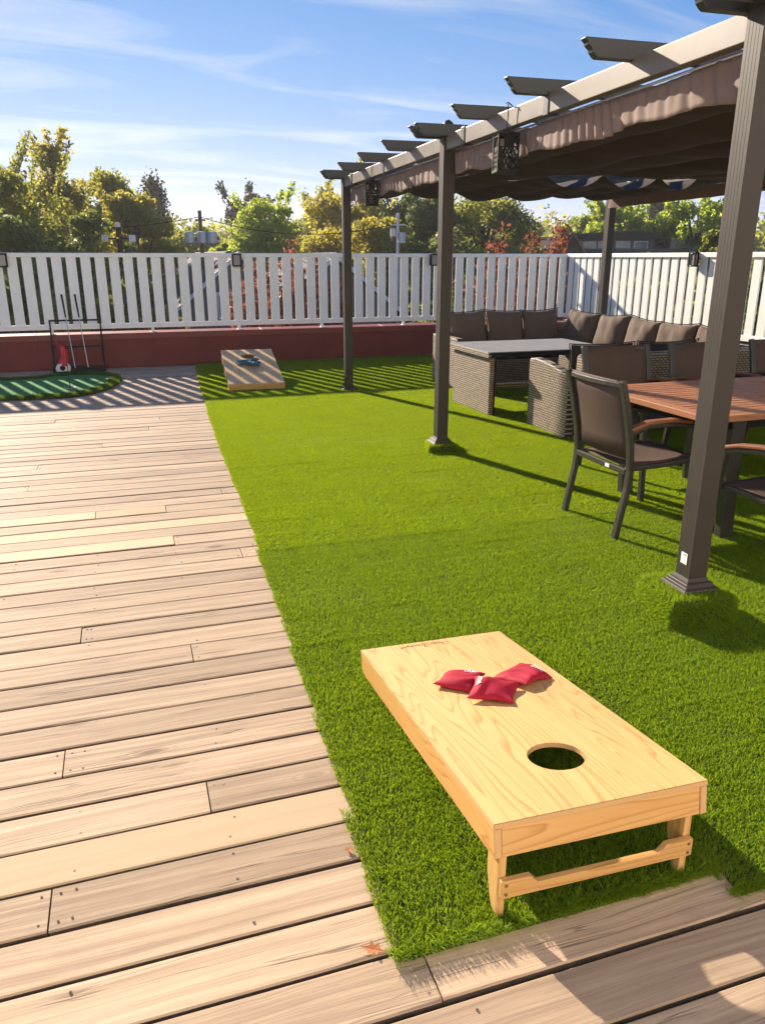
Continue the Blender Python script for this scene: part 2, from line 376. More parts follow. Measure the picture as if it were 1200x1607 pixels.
# ------------------------------------------------------------------ the setting
GZ = -6.0
t = NT('far_ground'); p = t.pos()
g1 = t.noise(p, 0.05, 4); gcol = t.mix(t.ramp(g1, [(0.42, 0.0), (0.55, 1.0)]), (0.05, 0.085, 0.02), (0.07, 0.068, 0.065))
M['ground'] = t.done(t.pbsdf(gcol, 0.9, 0, t.bump(t.noise(p, 3, 4), 0.3, 0.05), 0.2))
gm = MB(); gm.box(-900, 900, -300, 1800, GZ - 1, GZ); tag(gm.build('ground', M['ground']), kind='structure')
rs = MB(); rs.box(-6.0, 7.25, -2.0, 12.0, -0.6, -0.062); rs.box(-6.0, 7.25, -2.0, 12.0, GZ, -0.602)
tag(rs.build('roof_slab', M['deck_dark']), kind='structure')

# deck planks, rows along X; pitch 0.1495
deck = empty('deck'); tag(deck, kind='structure')
PITCH, Y00 = 0.1495, 1.417
ROW0, ROWN = -9, 69
TH = 0.038
def edge_x(y):      # left edge of the turf
    pts = [(-2, .45), (1.24, .45), (1.63, .473), (1.87, .496), (2.5, .514), (3.58, .554), (4.54, .594), (5.37, .613), (6.37, .64), (7.34, .68), (9.97, .80), (11.75, .915)]
    for (a, b), (c, d) in zip(pts, pts[1:]):
        if y <= c: return b + (d - b) * (y - a) / (c - a)
    return pts[-1][1]
joints = {3: [0.094], 1: [-0.315], 5: [-0.32], 11: [-0.307], 18: [0.134], 22: [-0.295, 0.121], 16: [0.466], 9: [0.121], 31: [-0.744], 35: [-0.296], 43: [-0.747], 42: [0.218], 27: [-0.75], 14: [-1.15], 7: [-0.9], -2: [0.5, 1.75], -4: [1.35], 24: [0.5], 39: [0.1], 47: [-.3], 51: [.2], 55: [-.75], 60: [.1], 64: [-.3]}
new_pieces = {(2, 0): 1, (18, 0): 1, (20, 0): 1, (22, 0): 1, (22, 1): 1}
screw_pts = []
def plank_mesh(L, W, seed):
    r = random.Random(seed); n = 5; c = 0.004; vs = []; fs = []
    for i in range(n):
        x = -L / 2 + L * i / (n - 1); j0 = r.uniform(-.0012, .0012); j1 = r.uniform(-.0012, .0012); dz = r.uniform(-.0012, .0012)
        vs += [(x, -W / 2 + j0, -TH), (x, -W / 2 + j0, -c + dz), (x, -W / 2 + c + j0, dz), (x, W / 2 - c + j1, dz), (x, W / 2 + j1, -c + dz), (x, W / 2 + j1, -TH)]
    for i in range(n - 1):
        for j in range(5):
            a = i * 6 + j; fs.append((a, a + 6, a + 7, a + 1))
    fs += [tuple(range(6)), tuple(range((n - 1) * 6, n * 6))[::-1]]
    return vs, fs
for k in range(ROW0, ROWN):
    r = random.Random(k * 7 + 3); yc = Y00 + (k + 0.5) * PITCH
    if yc > 11.70: break
    xr = 3.4 if yc < 1.62 else edge_x(yc) + 0.45
    cuts = [-5.2 + r.uniform(-.8, .2)] + [j for j in joints.get(k, [])]
    if len(cuts) == 1: cuts.append(r.choice([-2.7, -2.3, -1.95, -3.1]))
    else: cuts.insert(1, r.choice([-3.5, -3.1, -2.75]))
    cuts = sorted(cuts) + [xr]
    nvis = 0
    for a, b in zip(cuts, cuts[1:]):
        vis = b > -1.9
        idx = nvis if vis else -1
        if vis: nvis += 1
        isnew = (k, idx) in new_pieces
        wd = PITCH - (0.0065 if isnew else r.uniform(0.0075, 0.0110)) - (0.001 if k < 2 else 0)
        if k == 2: wd = PITCH - 0.004
        L = b - a - 0.004
        vs, fs = plank_mesh(L, wd, k * 31 + idx)
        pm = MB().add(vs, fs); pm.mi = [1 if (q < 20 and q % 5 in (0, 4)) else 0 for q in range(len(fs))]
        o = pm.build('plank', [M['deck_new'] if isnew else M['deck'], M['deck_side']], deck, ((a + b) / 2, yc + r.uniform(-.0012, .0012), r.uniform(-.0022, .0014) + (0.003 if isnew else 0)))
        o.rotation_euler = (r.uniform(-.006, .006), 0, r.uniform(-.0005, .0005))
        x = -4.34
        while x < xr:
            if a + 0.02 < x < b - 0.02 and -2.2 < x and yc < 4.5:
                for s in (-1, 1):
                    r.random() < .62 and screw_pts.append((x + r.uniform(-.012, .012), yc + s * 0.042 + r.uniform(-.006, .006)))
            x += 0.4075
        for e in (a, b):
            if -2.2 < e < xr - .1 and yc < 7 and abs(e - xr) > .05:
                for s in (-1, 1): screw_pts.append((e + (0.022 if e == a else -0.022), yc + s * 0.045))
sm = MB()
for x, y in screw_pts:
    if y < 1.65 or x < edge_x(y) - 0.01: sm.lathe([(0.0034, -0.004), (0.0034, 0.0004), (0.0020, 0.0004), (0.0012, -0.001), (0, -0.001)], 8, 0, Matrix.Translation((x, y, 0.0002)))
tag(sm.build('screw_heads', M['screw'], deck), kind='stuff')
jm = MB()
for i in range(20):
    x = -4.34 + 0.4075 * i; jm.box(x - .02, x + .02, -1, 11.9, -0.06, -TH - .003)
jm.build('joists', M['deck_dark'], deck)

# added unseen wall behind the camera, pale to bounce warm sun into the shade
M['render'] = plain('bounce_wall_render', (0.82, 0.79, 0.72), 0.8, 0, 0.05, 3, 0.2, 60)
M['door_paint'] = plain('door_paint', (0.16, 0.04, 0.035), 0.4)
M['pane'] = plain('bounce_wall_glass', (0.10, 0.13, 0.15), 0.1)
hw = empty('bounce_wall', (0, -2.0, 0), 0, 'added pale bounce wall with a door, unseen behind the photographer', 'house')
for x0, x1, z0, z1 in ((-5.9, 2.4, -.06, 6.2), (3.4, 7.2, -.06, 6.2), (2.4, 3.4, 2.1, 6.2)):
    a_ = MB(); a_.box(x0, x1, -.25, 0, z0, z1); a_.build('wall', M['render'], hw)
a_ = MB(); a_.box(2.45, 3.35, -.12, -.07, .0, 2.07); dr = a_.build('door', M['door_paint'], hw, bevel=.004)
a_ = MB(); a_.tube([(2.54, -.05, .95), (2.54, -.02, 1.0), (2.54, -.05, 1.05)], .01, 6); a_.build('handle', M['black'], dr)
for wx, wz in ((-4.2, 0), (-1.6, 0), (-3.4, 2.9), (4.2, 2.9)):
    a_ = MB(); a_.box(wx - .6, wx + .6, .001, .035, wz + 1.0, wz + 2.2); wo_ = a_.build('window', M['white_metal'], hw, bevel=.004); a_ = MB(); a_.box(wx - .54, wx + .54, .036, .04, wz + 1.06, wz + 2.14); a_.build('pane', M['pane'], wo_)
a_ = MB(); a_.box(-6.05, 7.35, -.6, .12, 6.201, 6.32); a_.build('roof_edge', M['white_metal'], hw)

# parapet walls (red-brown metal flashing) with cap
def parapet(name, label, length, nj):
    root = empty(name, label=label, cat='wall')
    b = MB(); b.box(0, length, 0.0, 0.20, -0.06, 0.40); b.build('wall_body', M['red_metal'], root)
    x = 0; i = 0; r = random.Random(length)
    while x < length - 0.05:
        w = min(r.choice([1.9, 2.4, 1.55]), length - x)
        pb = MB(); pb.box(x + .003, x + w - .003, -0.006, -0.0015, 0.0, 0.41); pb.build('flashing_panel', M['red_metal'], root, bevel=0.002, seg=1)
        cp = MB(); cp.prism([(-0.028, 0.405), (-0.022, 0.405), (-0.022, 0.474), (0.205, 0.485), (0.205, 0.43), (0.215, 0.43), (0.215, 0.497), (-0.02, 0.484), (-0.028, 0.478)], x + .001, x + w - .001, 'x'); cp.build('cap_flashing', M['red_cap'], root, bevel=0.002, seg=1)
        x += w
    return root
wf = parapet('parapet_wall', 'low red-brown metal parapet under the far white fence', 13.0, 6); wf.location = (-6.0, 11.73, 0)
wr = parapet('parapet_wall', 'low red-brown metal parapet behind the wicker sofa under the right-hand fence', 11.6, 5); wr.rotation_euler[2] = R(-90); wr.location = (7.0, 11.72, 0)

# fences: rails, pickets, feet
def picket_mesh():
    m = MB(); m.prism([(-0.062, -0.011), (0.062, -0.011), (0.0645, -0.0085), (0.0645, 0.0085), (0.062, 0.011), (-0.062, 0.011), (-0.0645, 0.0085), (-0.0645, -0.0085)], 0.612, 1.508)
    return m.mesh('picket', M['white_metal'])
PK = picket_mesh()
def fence(label, length, first, feet):
    root = empty('picket_fence', label=label, cat='fence')
    a = MB(); a.prism([(-0.034, 1.506), (0.034, 1.506), (0.034, 1.552), (0.026, 1.562), (-0.026, 1.562), (-0.034, 1.552)], 0, length, 'x'); a.build('top_rail', M['white_metal'], root, bevel=0.003)
    a = MB(); a.box(0, length, -0.022, 0.022, 0.545, 0.614); a.build('bottom_rail', M['white_metal'], root, bevel=0.003)
    x = first
    while x < length - 0.07:
        o = link(bpy.data.objects.new('picket', PK)); o.parent = root; o.location = (x, random.uniform(-.001, .001), 0); o.rotation_euler[2] = random.uniform(-.012, .012); x += 0.186
    for x in feet:
        f = MB(); f.box(x - .02, x + .02, -0.02, 0.02, 0.49, 0.545); f.box(x - .042, x + .042, -0.035, 0.035, 0.484, 0.492); f.build('foot', M['white_metal'], root, bevel=0.002)
    return root
FY, FX = 11.82, 7.06
ff = fence('long white picket fence on the far parapet, behind the putting mat', FX + 5.9, 0.05, [5.9 + x for x in (-4.9, -3.6, -2.3, -.995, .354, 1.593, 2.858, 4.187, 5.45, 6.6)]); ff.location = (-5.9, FY, 0)
fr = fence('white picket fence on the right, sunlit behind the sofa and dining set', 11.2, 0.10, [0.6 + 1.3 * i for i in range(8)]); fr.location = (FX, FY - 0.045, 0); fr.rotation_euler[2] = R(-90)

# black box lights screwed to the fence under the rail
def fence_light(loc, rz, label):
    r = empty('fence_light', loc, rz, label, 'lamp', 'solar lamps on the fence')
    a = MB(); a.box(-.062, .062, -0.012, 0.0, -0.165, 0.0); a.build('back_plate', M['black'], r, bevel=.002)
    a = MB(); a.box(-.066, .066, -0.07, -0.012, -0.012, 0.004); a.build('roof', M['black'], r, bevel=.003)
    for x in (-.056, .056):
        a = MB(); a.box(x - .010, x + .010, -.066, -.05, -.165, -.012); a.build('frame_bar', M['black'], r)
    a = MB(); a.box(-.062, .062, -.064, -.012, -.176, -.165); a.build('base', M['black'], r)
    a = MB(); a.box(-.048, .048, -.05, -.014, -.158, -.018); a.build('diffuser', M['frosted'], r, bevel=.004)
    a = MB(); a.lathe([(0.013, 0), (0.013, .014), (0, .014)], 10, 0, Matrix.Translation((0, -.035, -.04)) @ Matrix.Rotation(R(90), 4, 'X')); a.build('sensor', M['black'], r)
    return r
fence_light((-1.49, 11.785, 1.555), 0, 'black box lamp on the far fence at the left edge of the picture')
fence_light((1.60, 11.785, 1.555), 0, 'black box lamp on the far fence, above the far cornhole board')
fence_light((4.66, 11.785, 1.555), 0, 'black box lamp on the far fence beside the middle pergola post')
fence_light((7.025, 8.63, 1.565), R(-90), 'black box lamp on the sunlit right-hand fence')

# ------------------------------------------------------------------ turf
def blades(n, x0, x1, y0, y1, ln=(0.016, 0.027), lean=(0, 0), spread=0.55, wid=0.0022, z0=0.004, seed=0):
    g = np.random.default_rng(seed)
    bx = g.uniform(x0, x1, n); by = g.uniform(y0, y1, n); L = g.uniform(ln[0], ln[1], n)
    az = g.uniform(0, 2 * np.pi, n)
    lx = lean[0] + g.normal(0, spread, n); ly = lean[1] + g.normal(0, spread, n); lz = np.ones(n)
    nn = np.sqrt(lx * lx + ly * ly + 1); lx, ly, lz = lx / nn, ly / nn, lz / nn
    wx, wy = np.cos(az) * wid / 2, np.sin(az) * wid / 2
    B = np.stack([bx, by, np.full(n, z0)], 1); D = np.stack([lx, ly, lz], 1); Wv = np.stack([wx, wy, np.zeros(n)], 1)
    mid = B + D * L[:, None] * 0.55 + np.array([0, 0, 0.1]) * L[:, None]
    dr = D * np.array([1.5, 1.5, 0.75])
    tip = mid + dr * L[:, None] * 0.45
    V = np.stack([B - Wv, B + Wv, mid + Wv * .9, mid - Wv * .9, tip], 1).reshape(-1, 3)
    i = np.arange(n) * 5
    F = [np.stack([i, i + 1, i + 2, i + 3], 1), np.stack([i + 3, i + 2, i + 4], 1)]
    tint = np.repeat(np.clip(g.normal(0.45, 0.36, n), 0, 1), 5); tipa = np.tile([0, 0, .6, .6, 1.0], n)
    return V, F, {'tint': tint, 'tip': tipa}
TILE = 0.25
tile_col = {}
def tiles(key, mat, lean, nblade, nvar=6, ln=(0.011, 0.020), spread=0.55, wid=0.0024):
    c = bpy.data.collections.new('turf_tiles_' + key)
    for q in range(nvar):
        V, F, A = blades(nblade, -TILE / 2 - .006, TILE / 2 + .006, -TILE / 2 - .006, TILE / 2 + .006, ln, lean, spread, wid, seed=hash((key, q)) % 9999 if False else 100 * len(tile_col) + q)
        c.objects.link(bpy.data.objects.new('tile_%s_%d' % (key, q), np_mesh('tile', V, F, mat, A)))
    tile_col[key] = c
tiles('near', M['turf'], (0.10, 0.25), 4400)
tiles('side', M['turf'], (-0.15, 0.10), 4400)
tiles('far', M['turf_far'], (0.05, -0.25), 3800, wid=0.0026)
# fringe tile: a 0.25 m strip along X whose blades splay outwards to -Y
c = bpy.data.collections.new('turf_tiles_fringe')
for q in range(4):
    V, F, A = blades(520, -TILE / 2, TILE / 2, -.004, .028, (0.026, 0.046), (0.0, -0.75), 0.55, 0.0021, seed=900 + q)
    c.objects.link(bpy.data.objects.new('tile_fringe_%d' % q, np_mesh('tile', V, F, M['turf'], A)))
tile_col['fringe'] = c

def gn_group(coll):
    ng = bpy.data.node_groups.new('turf_nodes', 'GeometryNodeTree')
    ng.interface.new_socket('Geometry', in_out='INPUT', socket_type='NodeSocketGeometry'); ng.interface.new_socket('Geometry', in_out='OUTPUT', socket_type='NodeSocketGeometry')
    gi = ng.nodes.new('NodeGroupInput'); go = ng.nodes.new('NodeGroupOutput'); ci = ng.nodes.new('GeometryNodeCollectionInfo'); ip = ng.nodes.new('GeometryNodeInstanceOnPoints')
    ci.inputs['Collection'].default_value = coll; ci.inputs['Separate Children'].default_value = True; ci.inputs['Reset Children'].default_value = True
    ip.inputs['Pick Instance'].default_value = True
    a1 = ng.nodes.new('GeometryNodeInputNamedAttribute'); a1.data_type = 'INT'; a1.inputs['Name'].default_value = 'pick'
    a2 = ng.nodes.new('GeometryNodeInputNamedAttribute'); a2.data_type = 'FLOAT_VECTOR'; a2.inputs['Name'].default_value = 'rot'
    a3 = ng.nodes.new('GeometryNodeInputNamedAttribute'); a3.data_type = 'FLOAT_VECTOR'; a3.inputs['Name'].default_value = 'scl'
    L = ng.links.new
    L(gi.outputs[0], ip.inputs['Points']); L(ci.outputs[0], ip.inputs['Instance']); L(a1.outputs['Attribute'], ip.inputs['Instance Index']); L(a2.outputs['Attribute'], ip.inputs['Rotation']); L(a3.outputs['Attribute'], ip.inputs['Scale'])
    L(ip.outputs[0], go.inputs[0]); return ng
gn = {k: gn_group(v) for k, v in tile_col.items()}
def scatter(name, key, pts, rots, scl, parent=None):
    me = bpy.data.meshes.new(name); me.from_pydata(pts, [], [])
    nv = len(tile_col[key].objects)
    a = me.attributes.new('pick', 'INT', 'POINT'); a.data.foreach_set('value', rng.integers(0, nv, len(pts)).astype(np.int32))
    a = me.attributes.new('rot', 'FLOAT_VECTOR', 'POINT'); a.data.foreach_set('vector', np.asarray(rots, np.float32).ravel())
    a = me.attributes.new('scl', 'FLOAT_VECTOR', 'POINT'); a.data.foreach_set('vector', np.asarray(scl, np.float32).ravel())
    o = link(bpy.data.objects.new(name, me)); o.parent = parent
    md = o.modifiers.new('turf', 'NODES'); md.node_group = gn[key]; return o
def seam_x(y): return 1.285 + (y - 1.2) * 0.067
def turf_piece(label, key, xl, xr, ya, yb, fr=()):
    """xl, xr functions of y; rows of tiles; fr: which edges carry a splayed fringe"""
    root = empty('artificial_turf', label=label, cat='turf'); tag(root, kind='stuff')
    pts = []; y = ya + TILE / 2
    while y - TILE / 2 < yb - 0.03:
        yy = min(y, yb - TILE / 2); x0, x1 = xl(yy), xr(yy); n = max(1, math.ceil((x1 - x0) / TILE)); st = (x1 - x0) / n
        for i in range(n):
            rip = 0.004 * math.exp(-((yy - 3.85) / 0.2) ** 2) if key == 'far' else 0
            rip += 0.004 * math.sin(yy * 2.1 + math.sin(x0 + i * st) * 2)
            pts.append((x0 + (i + .5) * st + random.uniform(-.004, .004), yy + random.uniform(-.004, .004), 0.002 + max(0, rip)))
        y += TILE
    scatter('pile', key, pts, [(0, 0, random.choice((0, 0, math.pi)) if key == 'side' else 0) for _ in pts], [(1, 1, random.uniform(.88, 1.12)) for _ in pts], root)['kind'] = 'stuff'
    fp = []; fro = []; nfr = 0
    if 'front' in fr:
        x = xl(ya) + .1
        while x < xr(ya) + .02: fp.append((x, ya + .004 + random.uniform(-.008, .008), .003)); fro.append((0, 0, random.uniform(-.06, .06))); x += .21
        nfr = len(fp)
    if 'left' in fr:
        y = ya + .1
        while y < yb: fp.append((xl(y) + .006 + random.uniform(-.004, .004), y, .003)); fro.append((0, 0, -math.pi / 2 + random.uniform(-.05, .05))); y += .22
    if 'right' in fr:
        y = ya + .1
        while y < min(yb, 1.9): fp.append((xr(y) - .006, y, .003)); fro.append((0, 0, math.pi / 2)); y += .22
    if fp: scatter('fringe', 'fringe', fp, fro, [(1, 1 if i < nfr else .22, random.uniform(.75, 1.0) if i < nfr else random.uniform(.42, .55)) for i in range(len(fp))], root)['kind'] = 'stuff'
    vs = []; n = 24
    for i in range(n + 1):
        y = ya + (yb - ya) * i / n; vs += [(xl(y) + .004, y, .005), (xr(y) - .004, y, .005)]
    b = MB().add(vs, [(2 * i, 2 * i + 1, 2 * i + 3, 2 * i + 2) for i in range(n)]); bo = b.build('backing', M['turf_back'], root)
    so = bo.modifiers.new('thick', 'SOLIDIFY'); so.thickness = 0.0035; so.offset = -1
    return root
turf_piece('dark green artificial turf strip under the near cornhole board', 'near', edge_x, seam_x, 1.235, 3.86, ('front', 'right'))
turf_piece('artificial turf sheet under the dining set, right of the seam', 'side', lambda y: seam_x(y) + 0.022 * max(0, 1 - (y - 1.15) / 2.2), lambda y: 6.95, 1.155, 3.85, ('front',))
turf_piece('bright yellow-green artificial turf sheet beyond the cross seam', 'far', edge_x, lambda y: 6.95, 3.83, 11.71, ())

# turf-wrapped footing blocks under the pergola posts
def footing(loc, rz, w, h, label, mat):
    root = empty('turf_footing', loc, rz, label, 'footing', 'turf-wrapped pergola footings')
    b = MB(); b.box(-w / 2 + .007, w / 2 - .007, -w / 2 + .007, w / 2 - .007, 0, h - .006); b.build('block', M['turf_back'], root, bevel=.012)
    g = np.random.default_rng(int(h * 1000)); Vs = []; Fq = []; Ft = []; T = []; n0 = 0
    faces = [((0, -1, 0), (1, 0, 0)), ((0, 1, 0), (1, 0, 0)), ((1, 0, 0), (0, 1, 0)), ((-1, 0, 0), (0, 1, 0)), ((0, 0, 1), (1, 0, 0))]
    for nrm, tx in faces:
        nrm = np.array(nrm, float); tx = np.array(tx, float)
        if nrm[2] > .5: ty = np.array([0, 1, 0.]); n = int(w * w * 70000); c0 = np.array([0, 0, h]); hy = w / 2
        else: ty = np.array([0, 0, 1.]); n = int(w * h * 85000); c0 = np.array([0, 0, h / 2]) + nrm * w / 2; hy = h / 2
        u = g.uniform(-w / 2 - .004, w / 2 + .004, n); v = g.uniform(-hy, hy + .005, n); B = c0 + np.outer(u, tx) + np.outer(v, ty)
        D = nrm + g.normal(0, .45, (n, 3)) + (np.array([0, 0, -0.25]) if nrm[2] < .5 else 0); D /= np.linalg.norm(D, axis=1)[:, None]
        L = g.uniform(.018, .032, n)[:, None]; Wd = np.cross(D, g.normal(0, 1, (n, 3))); Wd /= np.linalg.norm(Wd, axis=1)[:, None]; Wd *= .0009
        mid = B + D * L * .55; tip = mid + (D + np.array([0, 0, .12 if nrm[2] < .5 else 0])) * L * .45
        Vs.append(np.stack([B - Wd, B + Wd, mid + Wd, mid - Wd, tip], 1).reshape(-1, 3)); i = n0 + np.arange(n) * 5; n0 += 5 * n
        Fq.append(np.stack([i, i + 1, i + 2, i + 3], 1)); Ft.append(np.stack([i + 3, i + 2, i + 4], 1)); T.append(np.repeat(g.uniform(0, 1, n), 5))
    V = np.concatenate(Vs); T = np.concatenate(T)
    o = link(bpy.data.objects.new('pile', np_mesh('pile', V, [np.concatenate(Fq), np.concatenate(Ft)], mat, {'tint': T, 'tip': T}))); o.parent = root; o['kind'] = 'stuff'
    return root
P3 = Vector((2.235, 2.53, 0)); P1 = Vector((2.44, 8.82, 0)); PANG = -math.atan2(P1.x - P3.x, P1.y - P3.y); PLEN = (P1 - P3).length
footing((2.220, 2.525, 0), R(-8), 0.285, 0.125, 'tall turf-wrapped block under the nearest pergola post', M['turf'])
footing((2.345, 5.655, 0), R(-16), 0.225, 0.060, 'low turf-wrapped block under the middle pergola post', M['turf_far'])

# ------------------------------------------------------------------ pergola
perg = empty('pergola', P3, PANG, 'dark bronze metal pergola with brown cloth canopy over the seating', 'pergola')
PW = 3.32
def post(x, y, z0, label=None, sticker=False, rot=0):
    w = 0.0445; g = 0.0014; d = 0.0005
    side = []
    ys = [-0.026, -0.009, 0.009, 0.026]
    prof = [(-w, -w), (w, -w)]
    for q in ys: prof += [(w, q - g), (w - d, q), (w, q + g)]
    prof += [(w, w), (-w, w)]
    for q in reversed(ys): prof += [(-w, q + g), (-w + d, q), (-w, q - g)]
    m = MB(); m.prism(prof, z0, 2.33); o = m.build('post', M['bronze'], perg, (x, y, 0))
    b = MB(); s = 0.088
    b.prism([(-s, -s), (s, -s), (s, s), (-s, s)], z0, z0 + .012)
    lv = [(s, z0 + .012), (s - .004, z0 + .020), (.070, z0 + .026), (.066, z0 + .040), (.054, z0 + .046), (.0470, z0 + .060)]
    vs = [(sx * r_, sy * r_, z) for r_, z in lv for sx, sy in ((-1, -1), (1, -1), (1, 1), (-1, 1))]
    fs = [(i * 4 + j, i * 4 + (j + 1) % 4, i * 4 + 4 + (j + 1) % 4, i * 4 + 4 + j) for i in range(5) for j in range(4)]
    b.add(vs, fs); b.build('base_plate', M['bronze'], o, bevel=.0015, seg=1)
    b = MB()
    for sx, sy in ((-1, -1), (1, -1), (1, 1), (-1, 1)): b.lathe([(.006, 0), (.006, .006), (0, .008)], 6, 0, Matrix.Translation((sx * .076, sy * .076, z0 + .012)))
    b.build('bolts', M['steel'], o)
    c = MB(); c.box(-.052, .052, -.052, .052, 2.33, 2.392); c.lathe([(.042, 2.392), (.042, 2.405), (.034, 2.422), (.018, 2.436), (0, 2.442)], 14); c.build('cap', M['bronze'], o, bevel=.002)
    if sticker:
        k = MB(); k.box(-.0462, -.0450, -.020, .020, z0 + .115, z0 + .165); k.build('sticker', M['sticker'], o)
        k = MB(); k.box(-.0469, -.0463, -.016, .004, z0 + .155, z0 + .158); k.build('sticker_print', M['black'], o)
    if rot: o.rotation_euler[2] = rot
    return o
for y, z0, st in ((0, .128, True), (PLEN / 2, .062, False), (PLEN, .006, False)): post(0, y, z0, sticker=st)
for y in (0, PLEN / 2, PLEN): post(PW, y, .006)
for x in (0.0, PW):
    for a, b in ((-.0, PLEN / 2), (PLEN / 2, PLEN)):
        m = MB(); m.box(x - .030, x + .030, a + .046, b - .046, 2.235, 2.335); m.build('beam', M['beam'], perg, bevel=.004)
    for y in (PLEN / 4, PLEN * .75, PLEN * .44, PLEN * .94):
        m = MB(); m.box(x - .036, x + .036, y - .03, y + .03, 2.228, 2.342); m.build('beam_sleeve', M['rafter'], perg, bevel=.003)
for y in (-.0, PLEN / 2, PLEN):
    m = MB(); m.box(.046, PW - .046, y - .03, y + .03, 2.235, 2.345); m.build('cross_beam', M['beam'], perg, bevel=.004)
OV = 0.275
rl = [(0, 2.400), (0, 2.393), (.016, 2.381), (.018, 2.372), (.038, 2.355), (.041, 2.344), (.060, 2.326), (.070, 2.322)]
raf = [(-OV + a, z) for a, z in rl] + [(PW + OV - a, z) for a, z in reversed(rl)]
for i in range(9):
    y = PLEN * i / 8
    for dy in ((-.068, .068) if i % 4 == 0 else (0,)):
        m = MB(); m.prism(raf, y + dy - .022, y + dy + .022, 'y'); m.build('rafter', M['rafter'], perg, bevel=.003)
# canopy cloth: two panels hung from rods that run along the pergola; troughs sag between rods
ROD = [0.07, 0.66, 1.25, 1.84, 2.43, 2.85, 3.25]
def canopy_panel(ya, yb, ztop, seed, flat_far):
    nx, ny = 120, 40; V = []; T = []
    g = random.Random(4); ph = [g.uniform(0, 6) for _ in range(8)]
    for j in range(ny + 1):
        y = ya + (yb - ya) * j / ny; v = j / ny
        for i in range(nx + 1):
            x = ROD[0] + (ROD[-1] - ROD[0]) * i / nx
            k = max(q for q in range(len(ROD) - 1) if ROD[q] <= x + 1e-9); w = ROD[k + 1] - ROD[k]; u = min(1, (x - ROD[k]) / w)
            amp = 0.078 * (w / .59) * (1 + .22 * math.sin(ph[k] + .75 * y) + .12 * math.sin(1.9 * y + ph[k] * 2))
            if k in (2, 3, 4):          # the two sheets gape at these troughs
                if flat_far: amp *= 1 - .75 * max(0, (v - .84) / .16)
                else: amp *= 1 + .85 * max(0, 1 - v / .14)
            z = ztop - amp * (1 - (2 * u - 1) ** 2) - 0.014 * math.sin(y * 3.9) ** 2 * math.sin(math.pi * u)
            z += 0.006 * math.sin(x * 17 + y * 5 + ph[0]) * math.sin(y * 9 + ph[1] + x * 3)
            V.append((x, y, z))
    F = np.array([(j * (nx + 1) + i, j * (nx + 1) + i + 1, (j + 1) * (nx + 1) + i + 1, (j + 1) * (nx + 1) + i) for j in range(ny) for i in range(nx)])
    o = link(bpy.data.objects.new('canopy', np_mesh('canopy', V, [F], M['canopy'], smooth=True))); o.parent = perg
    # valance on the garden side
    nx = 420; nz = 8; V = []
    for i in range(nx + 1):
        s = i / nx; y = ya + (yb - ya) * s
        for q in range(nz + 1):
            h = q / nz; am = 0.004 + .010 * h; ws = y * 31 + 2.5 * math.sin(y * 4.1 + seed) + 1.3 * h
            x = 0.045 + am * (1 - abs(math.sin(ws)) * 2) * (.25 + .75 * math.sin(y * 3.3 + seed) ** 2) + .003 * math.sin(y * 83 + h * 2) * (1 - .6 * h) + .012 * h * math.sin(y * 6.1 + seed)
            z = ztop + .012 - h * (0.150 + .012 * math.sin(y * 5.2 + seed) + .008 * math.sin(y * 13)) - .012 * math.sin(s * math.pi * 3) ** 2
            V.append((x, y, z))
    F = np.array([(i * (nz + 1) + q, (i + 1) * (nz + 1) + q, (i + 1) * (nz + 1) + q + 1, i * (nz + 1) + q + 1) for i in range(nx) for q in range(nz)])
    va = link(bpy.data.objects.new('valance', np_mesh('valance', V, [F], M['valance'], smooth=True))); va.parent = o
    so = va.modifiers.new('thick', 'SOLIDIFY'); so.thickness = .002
    hm = MB(); hm.tube([(0.045, ya, ztop + .012), (0.045, yb, ztop + .012)], .006, 6); hm.build('rod', M['steel'], o)
    # right-hand valance
    V = []
    for i in range(61):
        s = i / 60; y = ya + (yb - ya) * s
        for q in range(4): V.append((ROD[-1] + .012 * (q / 3) * math.sin(y * 19), y, ztop + .01 - .15 * q / 3))
    F = np.array([(i * 4 + q, i * 4 + 4 + q, i * 4 + 5 + q, i * 4 + 1 + q) for i in range(60) for q in range(3)])
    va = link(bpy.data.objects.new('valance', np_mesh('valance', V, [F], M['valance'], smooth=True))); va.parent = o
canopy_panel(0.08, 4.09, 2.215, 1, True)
canopy_panel(4.07, PLEN - .06, 2.210, 5, False)

